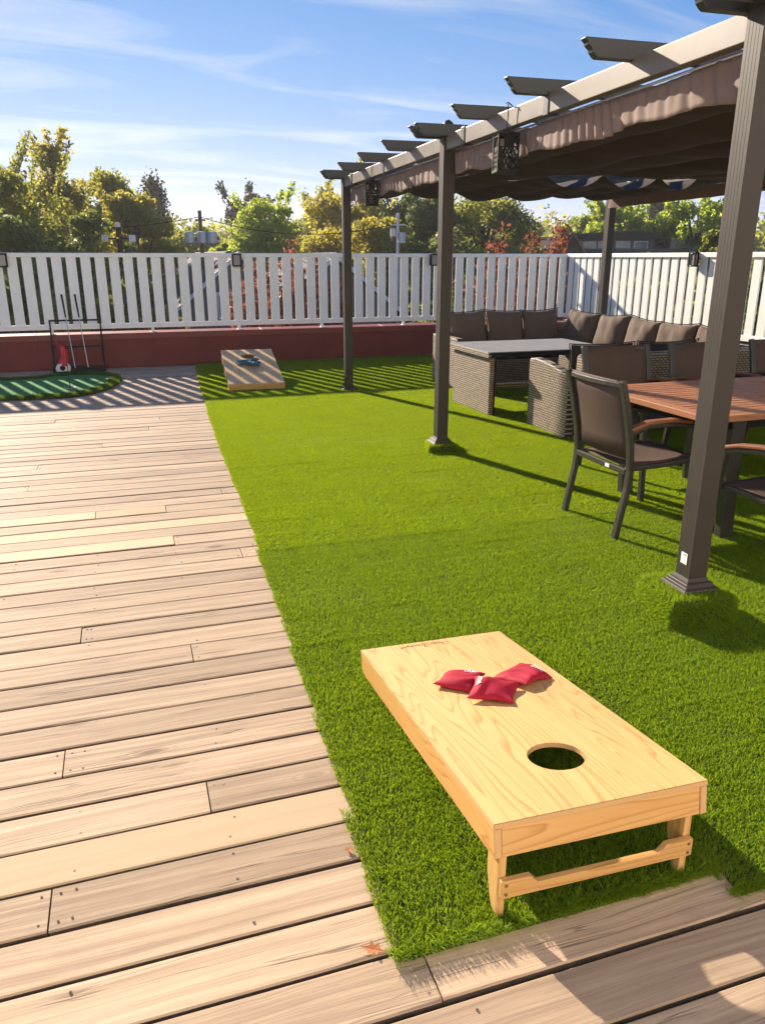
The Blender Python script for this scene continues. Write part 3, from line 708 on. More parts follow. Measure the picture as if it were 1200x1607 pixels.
# ------------------------------------------------------------------ cornhole boards
def cornhole(front_c, rear_c, W, zf, zr, label, logo):
    """front_c / rear_c: ground positions of the middle of the low and the high end"""
    a, b = Vector(front_c), Vector(rear_c); L = (b - a).length; rz = math.atan2(b.y - a.y, b.x - a.x) - math.pi / 2
    root = empty('cornhole_board', (a.x, a.y, 0), rz, label, 'cornhole board', 'pair of cornhole boards')
    til = math.atan2(zr - zf, L); LL = L / math.cos(til); k = W / .566; dep = .088 * k; tk = .019 * k; ply = .013 * k
    T = Matrix.Translation((0, 0, zf)) @ Matrix.Rotation(til, 4, 'X')
    dk = empty('deck_frame'); dk.parent = root; dk.matrix_local = T
    hy = LL - .236 * k; hr = .0755 * k
    ang = sorted([2 * math.pi * i / 72 for i in range(72)] + [math.atan2(sy - hy, sx) % (2 * math.pi) for sx in (-W / 2, W / 2) for sy in (0, LL)])
    n = len(ang); top = []; m = MB()
    def rect(t_):
        c, s = math.cos(t_), math.sin(t_); r_ = 1e9
        if abs(c) > 1e-9: r_ = min(r_, (W / 2) / abs(c))
        if s > 1e-9: r_ = min(r_, (LL - hy) / s)
        if s < -1e-9: r_ = min(r_, hy / -s)
        return (r_ * c, hy + r_ * s)
    C = [(hr * math.cos(t_), hy + hr * math.sin(t_)) for t_ in ang]; O = [rect(t_) for t_ in ang]
    vs = [(x, y, 0) for x, y in C] + [(x, y, 0) for x, y in O] + [(x, y, -ply) for x, y in C] + [(x, y, -ply) for x, y in O]
    fs = []; mi = []
    for i in range(n):
        j = (i + 1) % n
        fs += [(i, n + i, n + j, j), (2 * n + i, 2 * n + j, 3 * n + j, 3 * n + i), (i, j, 2 * n + j, 2 * n + i), (n + i, 3 * n + i, 3 * n + j, n + j)]
    m.add(vs, fs); dt = m.build('playing_surface', M['pine_top'], root); dt.matrix_local = T
    bpy.data.objects.remove(dk)
    e = MB(); e.box(-W / 2 + .001, W / 2 - .001, LL - .0005, LL + .0022, -ply, -.0015); pe = e.build('ply_edge', M['ply'], root); pe.matrix_local = T
    rt = MB(); rt.lathe([(hr - .0012, -.0015), (hr - .0012, -ply)], 48, 0, Matrix.Translation((0, hy, 0))); ro = rt.build('hole_edge', M['ply'], root); ro.matrix_local = T
    for s in (-1, 1):
        q = MB(); x0, x1 = sorted((s * (W / 2 - .001), s * (W / 2 - tk)))
        q.prism([(.0, -ply - .0006), (LL, -ply - .0006), (LL, -dep), (.02, -dep), (.0, -dep + .012)], x0, x1, 'x'); o = q.build('side_rail', M['pine_y'], root, bevel=.0015); o.matrix_local = T
        eg = MB(); eg.box(x0 + .001, x1 - .001, LL, LL + .0015, -dep + .003, -ply - .002); o = eg.build('end_grain', M['ply'], root); o.matrix_local = T
    for y0, y1 in ((.002, tk), (LL - tk, LL - .001)):
        q = MB(); q.box(-W / 2 + tk + .001, W / 2 - tk - .001, y0, y1, -dep, -ply - .0006); o = q.build('end_rail', M['pine_x'], root, bevel=.0015); o.matrix_local = T
    # folding legs with a notched crossbar
    lx = W / 2 - tk - .003; lw = .020 * k; ld = .062 * k; ly = L - .006
    for s in (-1, 1):
        q = MB(); x0, x1 = sorted((s * lx, s * (lx - lw)))
        zt = zr - .028 * k - ply
        q.prism([(ly, 0.006), (ly, zt), (ly - ld, zt - .01), (ly - ld, .10 * k), (ly - ld * .72, .04 * k), (ly - ld * .4, .006)], x0, x1, 'x')
        q.build('leg', M['pine_z'], root, bevel=.002)
    zb = .075 * k; zt = .125 * k; xx = lx - .002
    pr = [(-xx, zb), (xx, zb), (xx, zt), (xx - .075 * k, zt), (xx - .095 * k, zt - .022 * k), (-xx + .095 * k, zt - .022 * k), (-xx + .075 * k, zt), (-xx, zt)]
    q = MB(); q.prism(pr, ly + .001, ly + .017 * k, 'y'); q.build('crossbar', M['pine_x'], root, bevel=.0015)
    q = MB()
    for s in (-1, 1):
        for z in (zb + .012, zt - .012): q.lathe([(.0042, 0), (.0042, .002), (0, .002)], 8, 0, Matrix.Translation((s * (xx - .012), ly + .017 * k, z)) @ Matrix.Rotation(R(-90), 4, 'X'))
    q.build('screws', M['screw'], root)
    # burnt script lettering at the low end, read from the low end
    lg = MB(); pts_all = []
    def stroke(pts, r_=.0011):
        pp = []
        for i in range(len(pts) - 1):
            p0, p1, p2, p3 = [np.array(pts[max(0, min(len(pts) - 1, i + d))], float) for d in (-1, 0, 1, 2)]
            for s_ in np.linspace(0, 1, 5)[:-1]:
                pp.append(.5 * ((2 * p1) + (-p0 + p2) * s_ + (2 * p0 - 5 * p1 + 4 * p2 - p3) * s_ ** 2 + (-p0 + 3 * p1 - 3 * p2 + p3) * s_ ** 3))
        pp.append(np.array(pts[-1], float))
        for a_, b_ in zip(pp, pp[1:]):
            d_ = b_ - a_; nl = np.linalg.norm(d_)
            if nl < 1e-6: continue
            nn = np.array([-d_[1], d_[0]]) / nl * r_; e_ = d_ / nl * r_ * .6
            lg.add([(*(a_ - nn - e_), .0006), (*(b_ - nn + e_), .0006), (*(b_ + nn + e_), .0006), (*(a_ + nn - e_), .0006)], [(0, 1, 2, 3)])
    if logo:
        # x grows to the reader's right (-x on the board seen from the hole), y up for the reader
        S = .19 / 10; wr = []
        wr.append([(.9, .95), (.6, 1.35), (.15, 1.2), (0, .6), (.35, .05), (.9, .2), (1.1, .5)])                                # big C
        wr.append([(1.1, .5), (1.35, 1.3), (1.2, 1.55), (1.15, .6), (1.15, 0), (1.35, .5), (1.55, .45), (1.6, .05), (1.85, .3), (2.05, .5), (1.95, .1), (2.25, .1), (2.4, .5), (2.5, .05), (2.75, .5), (2.9, .05), (3.15, .2), (3.35, .5), (3.25, .1), (3.6, .2)])
        wr.append([(4.75, 1.1), (4.4, 1.35), (4.05, .9), (4.05, .3), (4.4, .02), (4.8, .3)])                                      # second capital
        wr.append([(4.8, .3), (5.1, 1.3), (5.0, 1.4), (4.95, .2), (5.2, .05), (5.5, .5), (5.45, .1), (5.75, .1), (5.95, .5), (5.9, .05), (6.2, .5), (6.35, .05), (6.6, .2), (6.85, .5), (6.7, .1), (7.0, .1), (7.25, .5), (7.2, .05), (7.5, .4), (7.7, .5), (7.6, .1), (7.9, .2), (8.2, .5), (8.05, .15), (8.3, .1), (8.45, .5), (8.4, -.4), (8.1, -.6), (8.15, -.2), (8.7, .2), (9.0, .5), (8.85, .1), (9.2, .1), (9.6, .35), (9.9, .8), (9.6, .9), (9.4, .5), (9.75, .1)])
        wr.append([(1.4, -.35), (4, -.5), (7.4, -.45)])
        for w_ in wr: stroke([(-(x - 5) * -S * 1.0, y * S * .95 + .010) for x, y in w_])
        # mirror so that it reads correctly from the low end
        lo = lg.build('burnt_lettering', M['ink'], root); lo.matrix_local = T @ Matrix.Translation((.045, .022, 0)); 
    else:
        for i in range(14): lg.add([(-.19 + i * .028, .02, .0006), (-.19 + i * .028 + .017, .02, .0006), (-.19 + i * .028 + .017, .027, .0006), (-.19 + i * .028, .027, .0006)], [(0, 1, 2, 3)])
        lo = lg.build('burnt_lettering', M['ink'], root); lo.matrix_local = T
    return root, T
t = NT('ply_layers'); s_ = t._sep(t.coord()); w_ = t.math('SINE', t.math('MULTIPLY', s_[2], 2100.0))
M['ply'] = t.done(t.pbsdf(t.mix(t.ramp(w_, [(0.2, 0.0), (0.8, 1.0)]), (0.50, 0.30, 0.13), (0.66, 0.46, 0.25)), 0.6, 0, None, 0.3))
near_board, NT_ = cornhole((1.002, 2.472), (.959, 1.264), .566, .095, .287, 'pine cornhole board in the foreground with red bean bags on it', True)
far_board, FT_ = cornhole((1.395, 9.09), (1.47, 10.38), .66, .092, .345, 'pine cornhole board by the far fence with blue bean bags on it', False)

def bean_bag(board, T, lx, ly, ang, mat, label, group, seed, text=None, k=1.0, tilt=(0, 0), lift=0.0, corner=(0.3, 0)):
    g = random.Random(seed); n = 20; S = .152 * k; V = []; F = []
    ph = [g.uniform(0, 6) for _ in range(6)]
    def P(u, v, sgn):
        ed = (1 - abs(u) ** 2.6) * (1 - abs(v) ** 2.6)
        x = u * S / 2 * (1 - .07 * (1 - abs(v) ** 2)) * (1 + .05 * math.sin(ph[0] + 3 * v)); y = v * S / 2 * (1 - .07 * (1 - abs(u) ** 2)) * (1 + .05 * math.sin(ph[1] + 3 * u))
        z = max(0, ed) ** .5 * S * (.165 if sgn > 0 else .07)
        if sgn > 0:
            z *= 1 + .30 * math.sin(2.4 * u + ph[2]) * math.sin(2.2 * v + ph[3])
            wr = math.sin(11 * (u * math.cos(ph[4]) + v * math.sin(ph[4])) + 3 * math.sin(2 * v + ph[5]))
            z += .0042 * k * wr * max(0, ed) ** .4 * (.4 + .6 * abs(u * v) ** .3)
        bend = .012 * k * math.sin(1.6 * u + ph[2]) * v
        return (x, y, sgn * z + S * .072 + bend + .004 * (abs(u) > .8) * 0)
    for sgn in (1, -1):
        for j in range(n + 1):
            for i in range(n + 1): V.append(P(-1 + 2 * i / n, -1 + 2 * j / n, sgn))
    N = (n + 1) ** 2
    for b in (0, N):
        for j in range(n):
            for i in range(n): a = b + j * (n + 1) + i; F.append((a, a + 1, a + n + 2, a + n + 1))
    m = MB().add(V, F); me = m.mesh('bean_bag', mat, True)
    bm = bmesh.new(); bm.from_mesh(me); bmesh.ops.remove_doubles(bm, verts=bm.verts, dist=.0004 * k); bmesh.ops.recalc_face_normals(bm, faces=bm.faces); bm.to_mesh(me); bm.free()
    root = link(bpy.data.objects.new('bean_bag', me)); tag(root, label, 'bean bag', group)
    Mw = Matrix.Translation(board.location) @ Matrix.Rotation(board.rotation_euler[2], 4, 'Z') @ T @ Matrix.Translation((lx, ly, .0 + lift)) @ Matrix.Rotation(ang, 4, 'Z') @ Matrix.Rotation(tilt[0], 4, 'X') @ Matrix.Rotation(tilt[1], 4, 'Y')
    root.matrix_world = Mw
    sub = root.modifiers.new('smooth', 'SUBSURF'); sub.levels = 1; sub.render_levels = 1
    # corner seam stitches
    if text:
        cu = bpy.data.curves.new('txt', 'FONT'); cu.body = text; cu.size = .023 * k; cu.align_x = 'CENTER'; cu.align_y = 'CENTER'; cu.extrude = .0006; cu.offset = .0003; cu.resolution_u = 2
        to = link(bpy.data.objects.new('tmp', cu)); dg = bpy.context.evaluated_depsgraph_get(); tm = bpy.data.meshes.new_from_object(to.evaluated_get(dg)); bpy.data.objects.remove(to)
        cx_, cy_, ra = corner; ca, sa = math.cos(ra), math.sin(ra)
        for v in tm.vertices:
            x = v.co.x * ca - v.co.y * sa + cx_ * S / 2; y = v.co.x * sa + v.co.y * ca + cy_ * S / 2
            v.co = (x, y, P(max(-1, min(1, 2 * x / S)), max(-1, min(1, 2 * y / S)), 1)[2] + v.co.z + .0018)
        tm.materials.clear(); tm.materials.append(M['white_thread']); tx = link(bpy.data.objects.new('stitched_lettering', tm)); tx.parent = root
    return root
GR = 'red bean bags'; GB = 'blue bean bags'
LLn = 1.224
bean_bag(near_board, NT_, .057, .439, R(50), M['red_cloth'], 'leftmost red bean bag on the near board', GR, 3, '1AMA', .96, corner=(-.58, .42, R(90)))
bean_bag(near_board, NT_, -.152, .479, R(24), M['red_cloth'], 'rightmost red bean bag on the near board', GR, 8, 'ZMC', .98, corner=(-.62, .35, R(90)))
bean_bag(near_board, NT_, -.009, .566, R(58), M['red_cloth'], 'middle red bean bag on the near board, lapping onto the other two', GR, 5, 'SATIA', .96, corner=(0, -.64, 0), tilt=(R(-3), R(4)), lift=.006)
bean_bag(far_board, FT_, -.105, .74, R(20), M['blue_cloth'], 'leftmost blue bean bag on the far board', GB, 13, k=1.1)
bean_bag(far_board, FT_, .02, .80, R(60), M['blue_cloth'], 'blue bean bag nearest the hole of the far board', GB, 14, k=1.1)
bean_bag(far_board, FT_, .03, .67, R(-12), M['blue_cloth'], 'frontmost blue bean bag on the far board', GB, 15, k=1.15, lift=.006)

# dry leaves on the deck
for i, (x, y, rz, lab) in enumerate(((.395, 1.285, 1.0, 'curled orange dry leaf on the deck beside the near turf corner'), (.425, 1.60, .3, 'small orange dry leaf on the deck beside the turf edge'))):
    g = random.Random(i); sc = (.030, .016)[i]
    prof = [(0, -1), (.16, -.5), (.55, -.35), (.3, -.05), (.6, .35), (.22, .35), (0, 1), (-.2, .4), (-.55, .3), (-.28, -.02), (-.5, -.4), (-.15, -.45)]
    m = MB(); m.add([(x_ * sc, y_ * sc, .004 + .010 * abs(x_) * (1 if x_ > 0 else .6)) for x_, y_ in prof] + [(0, 0, .003)], [(k, (k + 1) % 12, 12) for k in range(12)])
    o = m.build('dry_leaf', M['leaf_dry'], None, (x, y, 0.002), rz=rz); so = o.modifiers.new('t', 'SOLIDIFY'); so.thickness = .0008; tag(o, lab, 'leaf')

# ------------------------------------------------------------------ hanging lanterns
def lantern(loc, rz, label):
    r = empty('hanging_lantern', loc, rz, label, 'lantern', 'black punched-metal lanterns on the pergola')
    w, h = .058, .200
    for sx in (-1, 1):
        for sy in (-1, 1):
            a = MB(); a.box(sx * w - .006, sx * w + .006, sy * w - .006, sy * w + .006, -h, 0); a.build('corner_post', M['black'], r)
    a = MB(); a.box(-w - .008, w + .008, -w - .008, w + .008, -h - .008, -h + .006); a.build('base', M['black'], r, bevel=.002)
    a = MB(); a.add([(-w - .009, -w - .009, -.002), (w + .009, -w - .009, -.002), (w + .009, w + .009, -.002), (-w - .009, w + .009, -.002), (-.014, -.014, .026), (.014, -.014, .026), (.014, .014, .026), (-.014, .014, .026)], [(0, 3, 2, 1), (4, 5, 6, 7), (0, 1, 5, 4), (1, 2, 6, 5), (2, 3, 7, 6), (3, 0, 4, 7)]); a.build('lid', M['black'], r, bevel=.002)
    for q in range(4):      # pierced side panels: lattice of crossing strips with a solid top band
        a = MB(); RM = Matrix.Rotation(q * math.pi / 2, 4, 'Z')
        a.box(-w, w, -w - .002, -w + .002, -.012, -.002, 0, RM); a.box(-w, w, -w - .002, -w + .002, -.075, -.066, 0, RM)
        if q in (0, 1): a.box(-.03, .03, -w - .002, -w + .001, -.068, -.010, 0, RM)
        for i in range(-5, 6):
            for s in (-1, 1):
                x0, z0, x1, z1 = i * .023, -.07, i * .023 + s * .058, -h
                if s > 0:
                    if x1 > w: z1 = z0 + (w - x0) / (x1 - x0) * (z1 - z0); x1 = w
                    if x0 < -w: z0 = z0 + (-w - x0) / (x1 - x0) * (z1 - z0); x0 = -w
                else:
                    if x1 < -w: z1 = z0 + (-w - x0) / (x1 - x0) * (z1 - z0); x1 = -w
                    if x0 > w: z0 = z0 + (w - x0) / (x1 - x0) * (z1 - z0); x0 = w
                if z1 > z0 or abs(z0 - z1) < .01 or x0 < -w - .001 or x0 > w + .001: continue
                t_ = .0048
                a.add([RM @ Vector(p) for p in ((x0 - t_, -w - .0015, z0), (x0 + t_, -w - .0015, z0), (x1 + t_, -w - .0015, z1), (x1 - t_, -w - .0015, z1), (x0 - t_, -w + .0015, z0), (x0 + t_, -w + .0015, z0), (x1 + t_, -w + .0015, z1), (x1 - t_, -w + .0015, z1))], [(0, 1, 2, 3), (7, 6, 5, 4), (0, 3, 7, 4), (1, 5, 6, 2)])
        a.build('pierced_panel', M['black'], r)
    a = MB(); a.lathe([(.018, -h + .007), (.018, -h + .075), (0, -h + .078)], 12); a.build('candle', M['frosted'], r)
    a = MB(); a.tube([(0, 0, .022), (0.0, 0, .06), (.004, 0, .11), (0, 0, .165)], .0032, 6); a.tube([(-.012, 0, .165), (0, 0, .172), (.012, 0, .165), (.03, 0, .150)], .0035, 6); a.build('hook', M['black'], r)
    return r
lantern((2.24, 4.53, 2.188), R(-12), 'large black lattice lantern hanging right of the middle pergola post')
lantern((2.36, 7.62, 2.185), R(-12), 'smaller-looking black lattice lantern hanging beside the far pergola post')

# ------------------------------------------------------------------ corner sofa, cushions, low table
sofa = empty('wicker_sofa', (3.54, 5.71, 0), 0, 'u-shaped brown wicker corner sofa around the low table', 'sofa')
def sp(name, mat, x0, x1, y0, y1, z0, z1, bev=.012):
    a = MB(); a.box(x0 - 3.54, x1 - 3.54, y0 - 5.71, y1 - 5.71, z0, z1); return a.build(name, mat, sofa, bevel=bev)
WX, WY, WF = M['wick_xz'], M['wick_yz'], M['wick_xy']
sp('seat_base', WX, 3.74, 5.66, 8.44, 9.10, .05, .33); sp('seat_base', WY, 4.98, 5.66, 6.42, 8.43, .05, .33); sp('seat_base', WX, 3.62, 5.66, 5.80, 6.41, .05, .33)
sp('backrest', WX, 3.74, 5.66, 9.10, 9.17, .03, .70); sp('backrest', WY, 5.62, 5.69, 5.80, 9.09, .03, .70)
ar = MB(); ar.prism([(0, .04), (0, .70), (.06, .725), (.10, .70), (.12, .04)], .08, 2.10, 'x'); o = ar.build('backrest', WX, sofa, (0, -.02, 0), bevel=.008)
ar = MB(); ar.prism([(8.39 - 5.71, .02), (9.17 - 5.71, .02), (9.17 - 5.71, .60), (8.43 - 5.71, .60), (8.39 - 5.71, .575)], .10, .20, 'x'); ar.build('armrest', WY, sofa, bevel=.012)
ar = MB(); ar.prism([(0.0, .012), (.69, .012), (.695, .60), (.68, .625), (.60, .635), (.50, .632), (.30, .610), (.12, .575), (0.0, .545)], -.035, .05, 'x'); ar.build('armrest', WY, sofa, bevel=.014)
ar = MB(); ar.box(.052, .078, .02, .66, .02, .58); ar.build('arm_inner_panel', M['black'], sofa)
def pad(name, mat, cx_, cy_, cz_, sx, sy, sz, parent=None, rot=(0, 0, 0), seed=0, label=None, cat=None, group=None, piping=True):
    n = 16; V = []; F = []; g = random.Random(seed); ph = [g.uniform(0, 6) for _ in range(4)]
    for sgn in (1, -1):
        for j in range(n + 1):
            for i in range(n + 1):
                u, v = -1 + 2 * i / n, -1 + 2 * j / n; ed = max(0, (1 - abs(u) ** 3.2) * (1 - abs(v) ** 3.2))
                pin = .085
                x = u * sx / 2 * (1 - pin * (1 - v * v)); y = v * sy / 2 * (1 - pin * (1 - u * u))
                z = sgn * sz / 2 * ed ** .5 * (1 + .12 * math.sin(2.1 * u + ph[0]) * math.cos(1.8 * v + ph[1]))
                z += .010 * math.sin(8 * u * (1 + .4 * v) + ph[2] + 5 * v) * (abs(u * v)) ** .4 * ed ** .2 - .012 * sgn * max(0, 1 - abs(u - .25 * math.sin(ph[0])) * 5) * ed * (v + 1) / 2 + .03 * sx * math.sin(1.5 * v + ph[3]) * (u * u - .3)
                V.append((x, y, z))
    N = (n + 1) ** 2
    for b in (0, N):
        for j in range(n):
            for i in range(n): a = b + j * (n + 1) + i; F.append((a, a + 1, a + n + 2, a + n + 1))
    me = MB().add(V, F).mesh(name, mat, True)
    bm = bmesh.new(); bm.from_mesh(me); bmesh.ops.remove_doubles(bm, verts=bm.verts, dist=.0008); bmesh.ops.recalc_face_normals(bm, faces=bm.faces); bm.to_mesh(me); bm.free()
    o = link(bpy.data.objects.new(name, me)); o.location = (cx_, cy_, cz_); o.rotation_euler = rot
    if parent: o.parent = parent
    sub = o.modifiers.new('s', 'SUBSURF'); sub.levels = 1; sub.render_levels = 1
    if cat:
        per = [V[i] for i in range(n)] + [V[j * (n + 1) + n] for j in range(n)] + [V[n * (n + 1) + i] for i in range(n, 0, -1)] + [V[j * (n + 1)] for j in range(n, 0, -1)]
        pp = MB(); pp.tube([(x, y, z) for x, y, z in per] + [per[0]], .0055, 6); po = pp.build('piping', M['seatcush'], o, smooth=True)
    return tag(o, label, cat, group)
for i, (x0, x1, y0, y1) in enumerate(((3.76, 4.40, 8.44, 9.08), (4.40, 5.02, 8.44, 9.08), (5.0, 5.60, 7.76, 9.08), (5.0, 5.60, 7.10, 7.76), (5.0, 5.6, 6.42, 7.10), (3.62, 4.30, 5.84, 6.42), (4.30, 4.98, 5.84, 6.42))):
    pad('seat_cushion', M['seatcush'], (x0 + x1) / 2 - 3.54, (y0 + y1) / 2 - 5.71, .375, (x1 - x0) * 1.04, (y1 - y0) * 1.04, .12, sofa, seed=i)
GC = 'back cushions on the corner sofa'
labs = ['leftmost charcoal back cushion against the far white fence, behind the low table', 'second charcoal back cushion from the left against the far fence', 'third charcoal back cushion from the left, beside the sofa corner']
for i, x in enumerate((4.03, 4.53, 5.03)):
    pad('sofa_cushion', M['cushion'], x, 8.97, .665, .53, .44, .17, None, (R(76), R((-3, 2, -2)[i]), R((4, 1, -2)[i])), 20 + i, labs[i], 'cushion', GC)
labs = ['sunlit brown corner cushion, half in shadow, farthest along the right side', 'second sunlit brown cushion from the sofa corner', 'third sunlit brown cushion from the sofa corner', 'fourth sunlit brown cushion from the sofa corner', 'nearest sunlit brown cushion on the right side, behind the dining chairs']
for i, (y, x) in enumerate(((8.62, 5.40), (8.02, 5.45), (7.44, 5.45), (6.88, 5.46), (6.32, 5.47))):
    pad('sofa_cushion', M['cushion'], x, y, .655 - .006 * i, .57, .45, .19, None, (R(76), R((4, -3, 3, -2, 2)[i]), R(-90 + (10, 3, -3, 4, 0)[i])), 30 + i, labs[i], 'cushion', GC)
labs = ['dark back cushion of the near sofa side, left, showing above the first dining chair', 'dark back cushion of the near sofa side, right, behind the second dining chair']
for i, x in enumerate((3.93, 4.62)):
    pad('sofa_cushion', M['seatcush'], x, 5.93, .60, .66, .40, .13, None, (R(-100), 0, R(180)), 40 + i, labs[i], 'cushion', GC)

lt = empty('low_table', (3.28, 6.80, 0), 0, 'low wicker table with grey slatted top in front of the sofa', 'table')
LW, LD, LZ = 1.40, 1.05, .632
for x0 in (.035, LW - .085):
    a = MB(); a.box(x0, x0 + .05, .03, LD - .12, .008, LZ - .05); a.build('side_panel', M['wick_yz'], lt, bevel=.008)
    a = MB(); a.box(x0 + .051, x0 + .06, .02, LD - .11, .008, LZ - .05); a.build('panel_edge', M['black'], lt)
for x0, x1, y0, y1, mt in ((0, .03, 0, LD, WY), (LW - .03, LW, 0, LD, WY), (.031, LW - .031, 0, .03, M['black']), (.031, LW - .031, LD - .03, LD, WX)):
    a = MB(); a.box(x0, x1, y0, y1, LZ - .052, LZ - .004); a.build('rim', mt, lt, bevel=.004)
ns = 9; sw = (LD - .06) / ns
for i in range(ns):
    a = MB(); a.box(.004, LW - .004, .03 + i * sw + .007, .03 + (i + 1) * sw - .007, LZ - .016, LZ); a.build('slat', M['slat_grey'], lt, bevel=.002)
a = MB(); a.box(.03, LW - .03, .03, LD - .03, LZ - .05, LZ - .02); a.build('underframe', M['black'], lt)
a = MB(); a.box(.09, LW - .09, LD * .45, LD * .45 + .05, .20, .25); a.build('stretcher', WX, lt, bevel=.006)

# ------------------------------------------------------------------ dining set
dt = empty('dining_table', (2.79, 3.18, 0), R(.8), 'slatted reddish wood dining table with dark metal legs', 'table')
DL, DW, DZ = 1.98, 1.07, .722
def dbox(name, mt, x0, x1, y0, y1, z0, z1, bev=.003): a = MB(); a.box(x0, x1, y0, y1, z0, z1); return a.build(name, mt, dt, bevel=bev)
for x0, x1 in ((0, .075), (DL - .075, DL)): dbox('end_board', M['teak_y'], x0, x1, 0, DW, DZ - .034, DZ)
for x0, x1 in ((.83, .905), (.91, .985)): dbox('cross_board', M['teak_y'], x0, x1, .066, DW - .066, DZ - .026, DZ - .001)
for y0, y1 in ((0, .064), (DW - .064, DW)): dbox('side_board', M['teak'], .0765, DL - .0765, y0, y1, DZ - .034, DZ - .0005)
n = 16; sw = (DW - .132) / n
for x0, x1 in ((.0775, .8285), (.9865, DL - .0775)):
    for i in range(n): dbox('slat', M['teak'], x0, x1, .066 + i * sw + .0065, .066 + (i + 1) * sw - .0065, DZ - .022, DZ - .001 - random.uniform(0, .0012), .002)
dbox('apron', M['black'], .10, DL - .10, .07, .10, DZ - .09, DZ - .036); dbox('apron', M['black'], .10, DL - .10, DW - .10, DW - .07, DZ - .09, DZ - .036)
dbox('apron', M['black'], .10, .13, .11, DW - .11, DZ - .09, DZ - .036); dbox('underframe', M['black'], .13, DL - .13, .10, DW - .10, DZ - .05, DZ - .036)
for x in (.26, DL - .26):
    for y, s in ((.06, -1), (DW - .10, 1)):
        a = MB(); a.bar([(x + .02, y + .02, .012), (x + .005, y + .02, .35), (x, y + .02, DZ - .04)], .085, .055, (0, 1, 0)); a.build('leg', M['chair_metal'], dt, bevel=.006)

def make_chair(label):
    r = empty('dining_chair', (0, 0, 0), 0, label, 'chair', 'sling dining chairs')
    w = .265; CM = M['chair_metal']
    back = [(-.265, .008), (-.243, .14), (-.215, .30), (-.208, .40), (-.225, .55), (-.262, .72), (-.310, .89)]
    for s in (-1, 1):
        a = MB(); a.bar([(s * w, y, z) for y, z in back], .040, .030, (0, 1, 0)); a.build('rear_leg', CM, r, bevel=.006)
        a = MB(); a.bar([(s * w, .285, .008), (s * w, .272, .30), (s * w, .255, .50), (s * w, .235, .600)], .038, .030, (0, 1, 0)); a.build('front_leg', CM, r, bevel=.006)
        a = MB(); pts = [(s * w, -.235, .615), (s * w, -.12, .648), (s * w, .03, .652), (s * w, .16, .634), (s * w, .275, .600)]
        a.bar([(x, y, z - .012) for x, y, z in pts], .034, .022); ao = a.build('arm_rail', CM, r, bevel=.004)
        a = MB(); a.bar([(x, y, z + .012) for x, y, z in pts], .050, .020); a.build('armrest', M['teak_arm'], ao, bevel=.006)
        a = MB(); a.bar([(s * (w - .036), -.21, .395), (s * (w - .036), .0, .402), (s * (w - .036), .20, .418), (s * (w - .036), .265, .412)], .030, .026); a.build('seat_rail', CM, r, bevel=.005)
    a = MB(); a.bar([(-w + .02, -.215, .385), (w - .02, -.215, .385)], .024, .034); a.build('rear_rail', CM, r, bevel=.004)
    a = MB(); a.bar([(-w + .02, .262, .408), (w - .02, .262, .408)], .030, .026); a.build('front_rail', CM, r, bevel=.006)
    a = MB(); a.bar([(-w + .02, -.300, .862), (-w / 2, -.318, .862), (0, -.324, .862), (w / 2, -.318, .862), (w - .02, -.300, .862)], .020, .030); a.build('top_rail', CM, r, bevel=.005)
    # slings
    V = []; nx, ny = 10, 12
    for j in range(ny + 1):
        v = j / ny; y = -.200 + .455 * v
        for i in range(nx + 1):
            u = -1 + 2 * i / nx; V.append((u * (w - .05), y, .410 + .018 * v - .016 * (1 - u * u) * math.sin(math.pi * min(1, v * 1.05)) + (.004 if v > .95 else 0)))
    F = [(j * (nx + 1) + i, j * (nx + 1) + i + 1, (j + 1) * (nx + 1) + i + 1, (j + 1) * (nx + 1) + i) for j in range(ny) for i in range(nx)]
    o = MB().add(V, F).build('seat', M['sling'], r, smooth=True); so = o.modifiers.new('t', 'SOLIDIFY'); so.thickness = .004
    V = []
    zs = [.455, .55, .64, .72, .80, .885]; ysb = [np.interp(z, [b_[1] for b_ in back], [b_[0] for b_ in back]) for z in zs]
    for z, y in zip(zs, ysb):
        for i in range(nx + 1):
            u = -1 + 2 * i / nx; V.append((u * (w - .018), y + .004 - .026 * (1 - u * u) * (1 if z < .86 else .4), z))
    F = [(j * (nx + 1) + i, j * (nx + 1) + i + 1, (j + 1) * (nx + 1) + i + 1, (j + 1) * (nx + 1) + i) for j in range(len(zs) - 1) for i in range(nx)]
    o = MB().add(V, F).build('backrest', M['sling'], r, smooth=True); so = o.modifiers.new('t', 'SOLIDIFY'); so.thickness = .004
    a = MB(); a.box(.06, .10, -.2295, -.228, .376, .396); a.build('maker_tag', M['sticker'], r)
    return r
ch = make_chair('brown sling chair at the left end of the dining table, seen from behind')
ch.location = (2.735, 3.69, 0); ch.rotation_euler[2] = R(-90)
for x, y, a, lab in ((3.40, 4.62, 180, 'first dark sling chair on the far side of the dining table, nearest the low table'), (4.16, 4.64, 181, 'second dark sling chair on the far side of the dining table, beside the nearest post'), (4.93, 4.66, 179, 'third dark sling chair on the far side of the table at the right edge'), (3.02, 2.76, 8, 'dark sling chair on the near side of the table, cut by the right edge')):
    c2 = copy_tree(ch); c2.location = (x, y, 0); c2.rotation_euler[2] = R(a); c2['label'] = lab

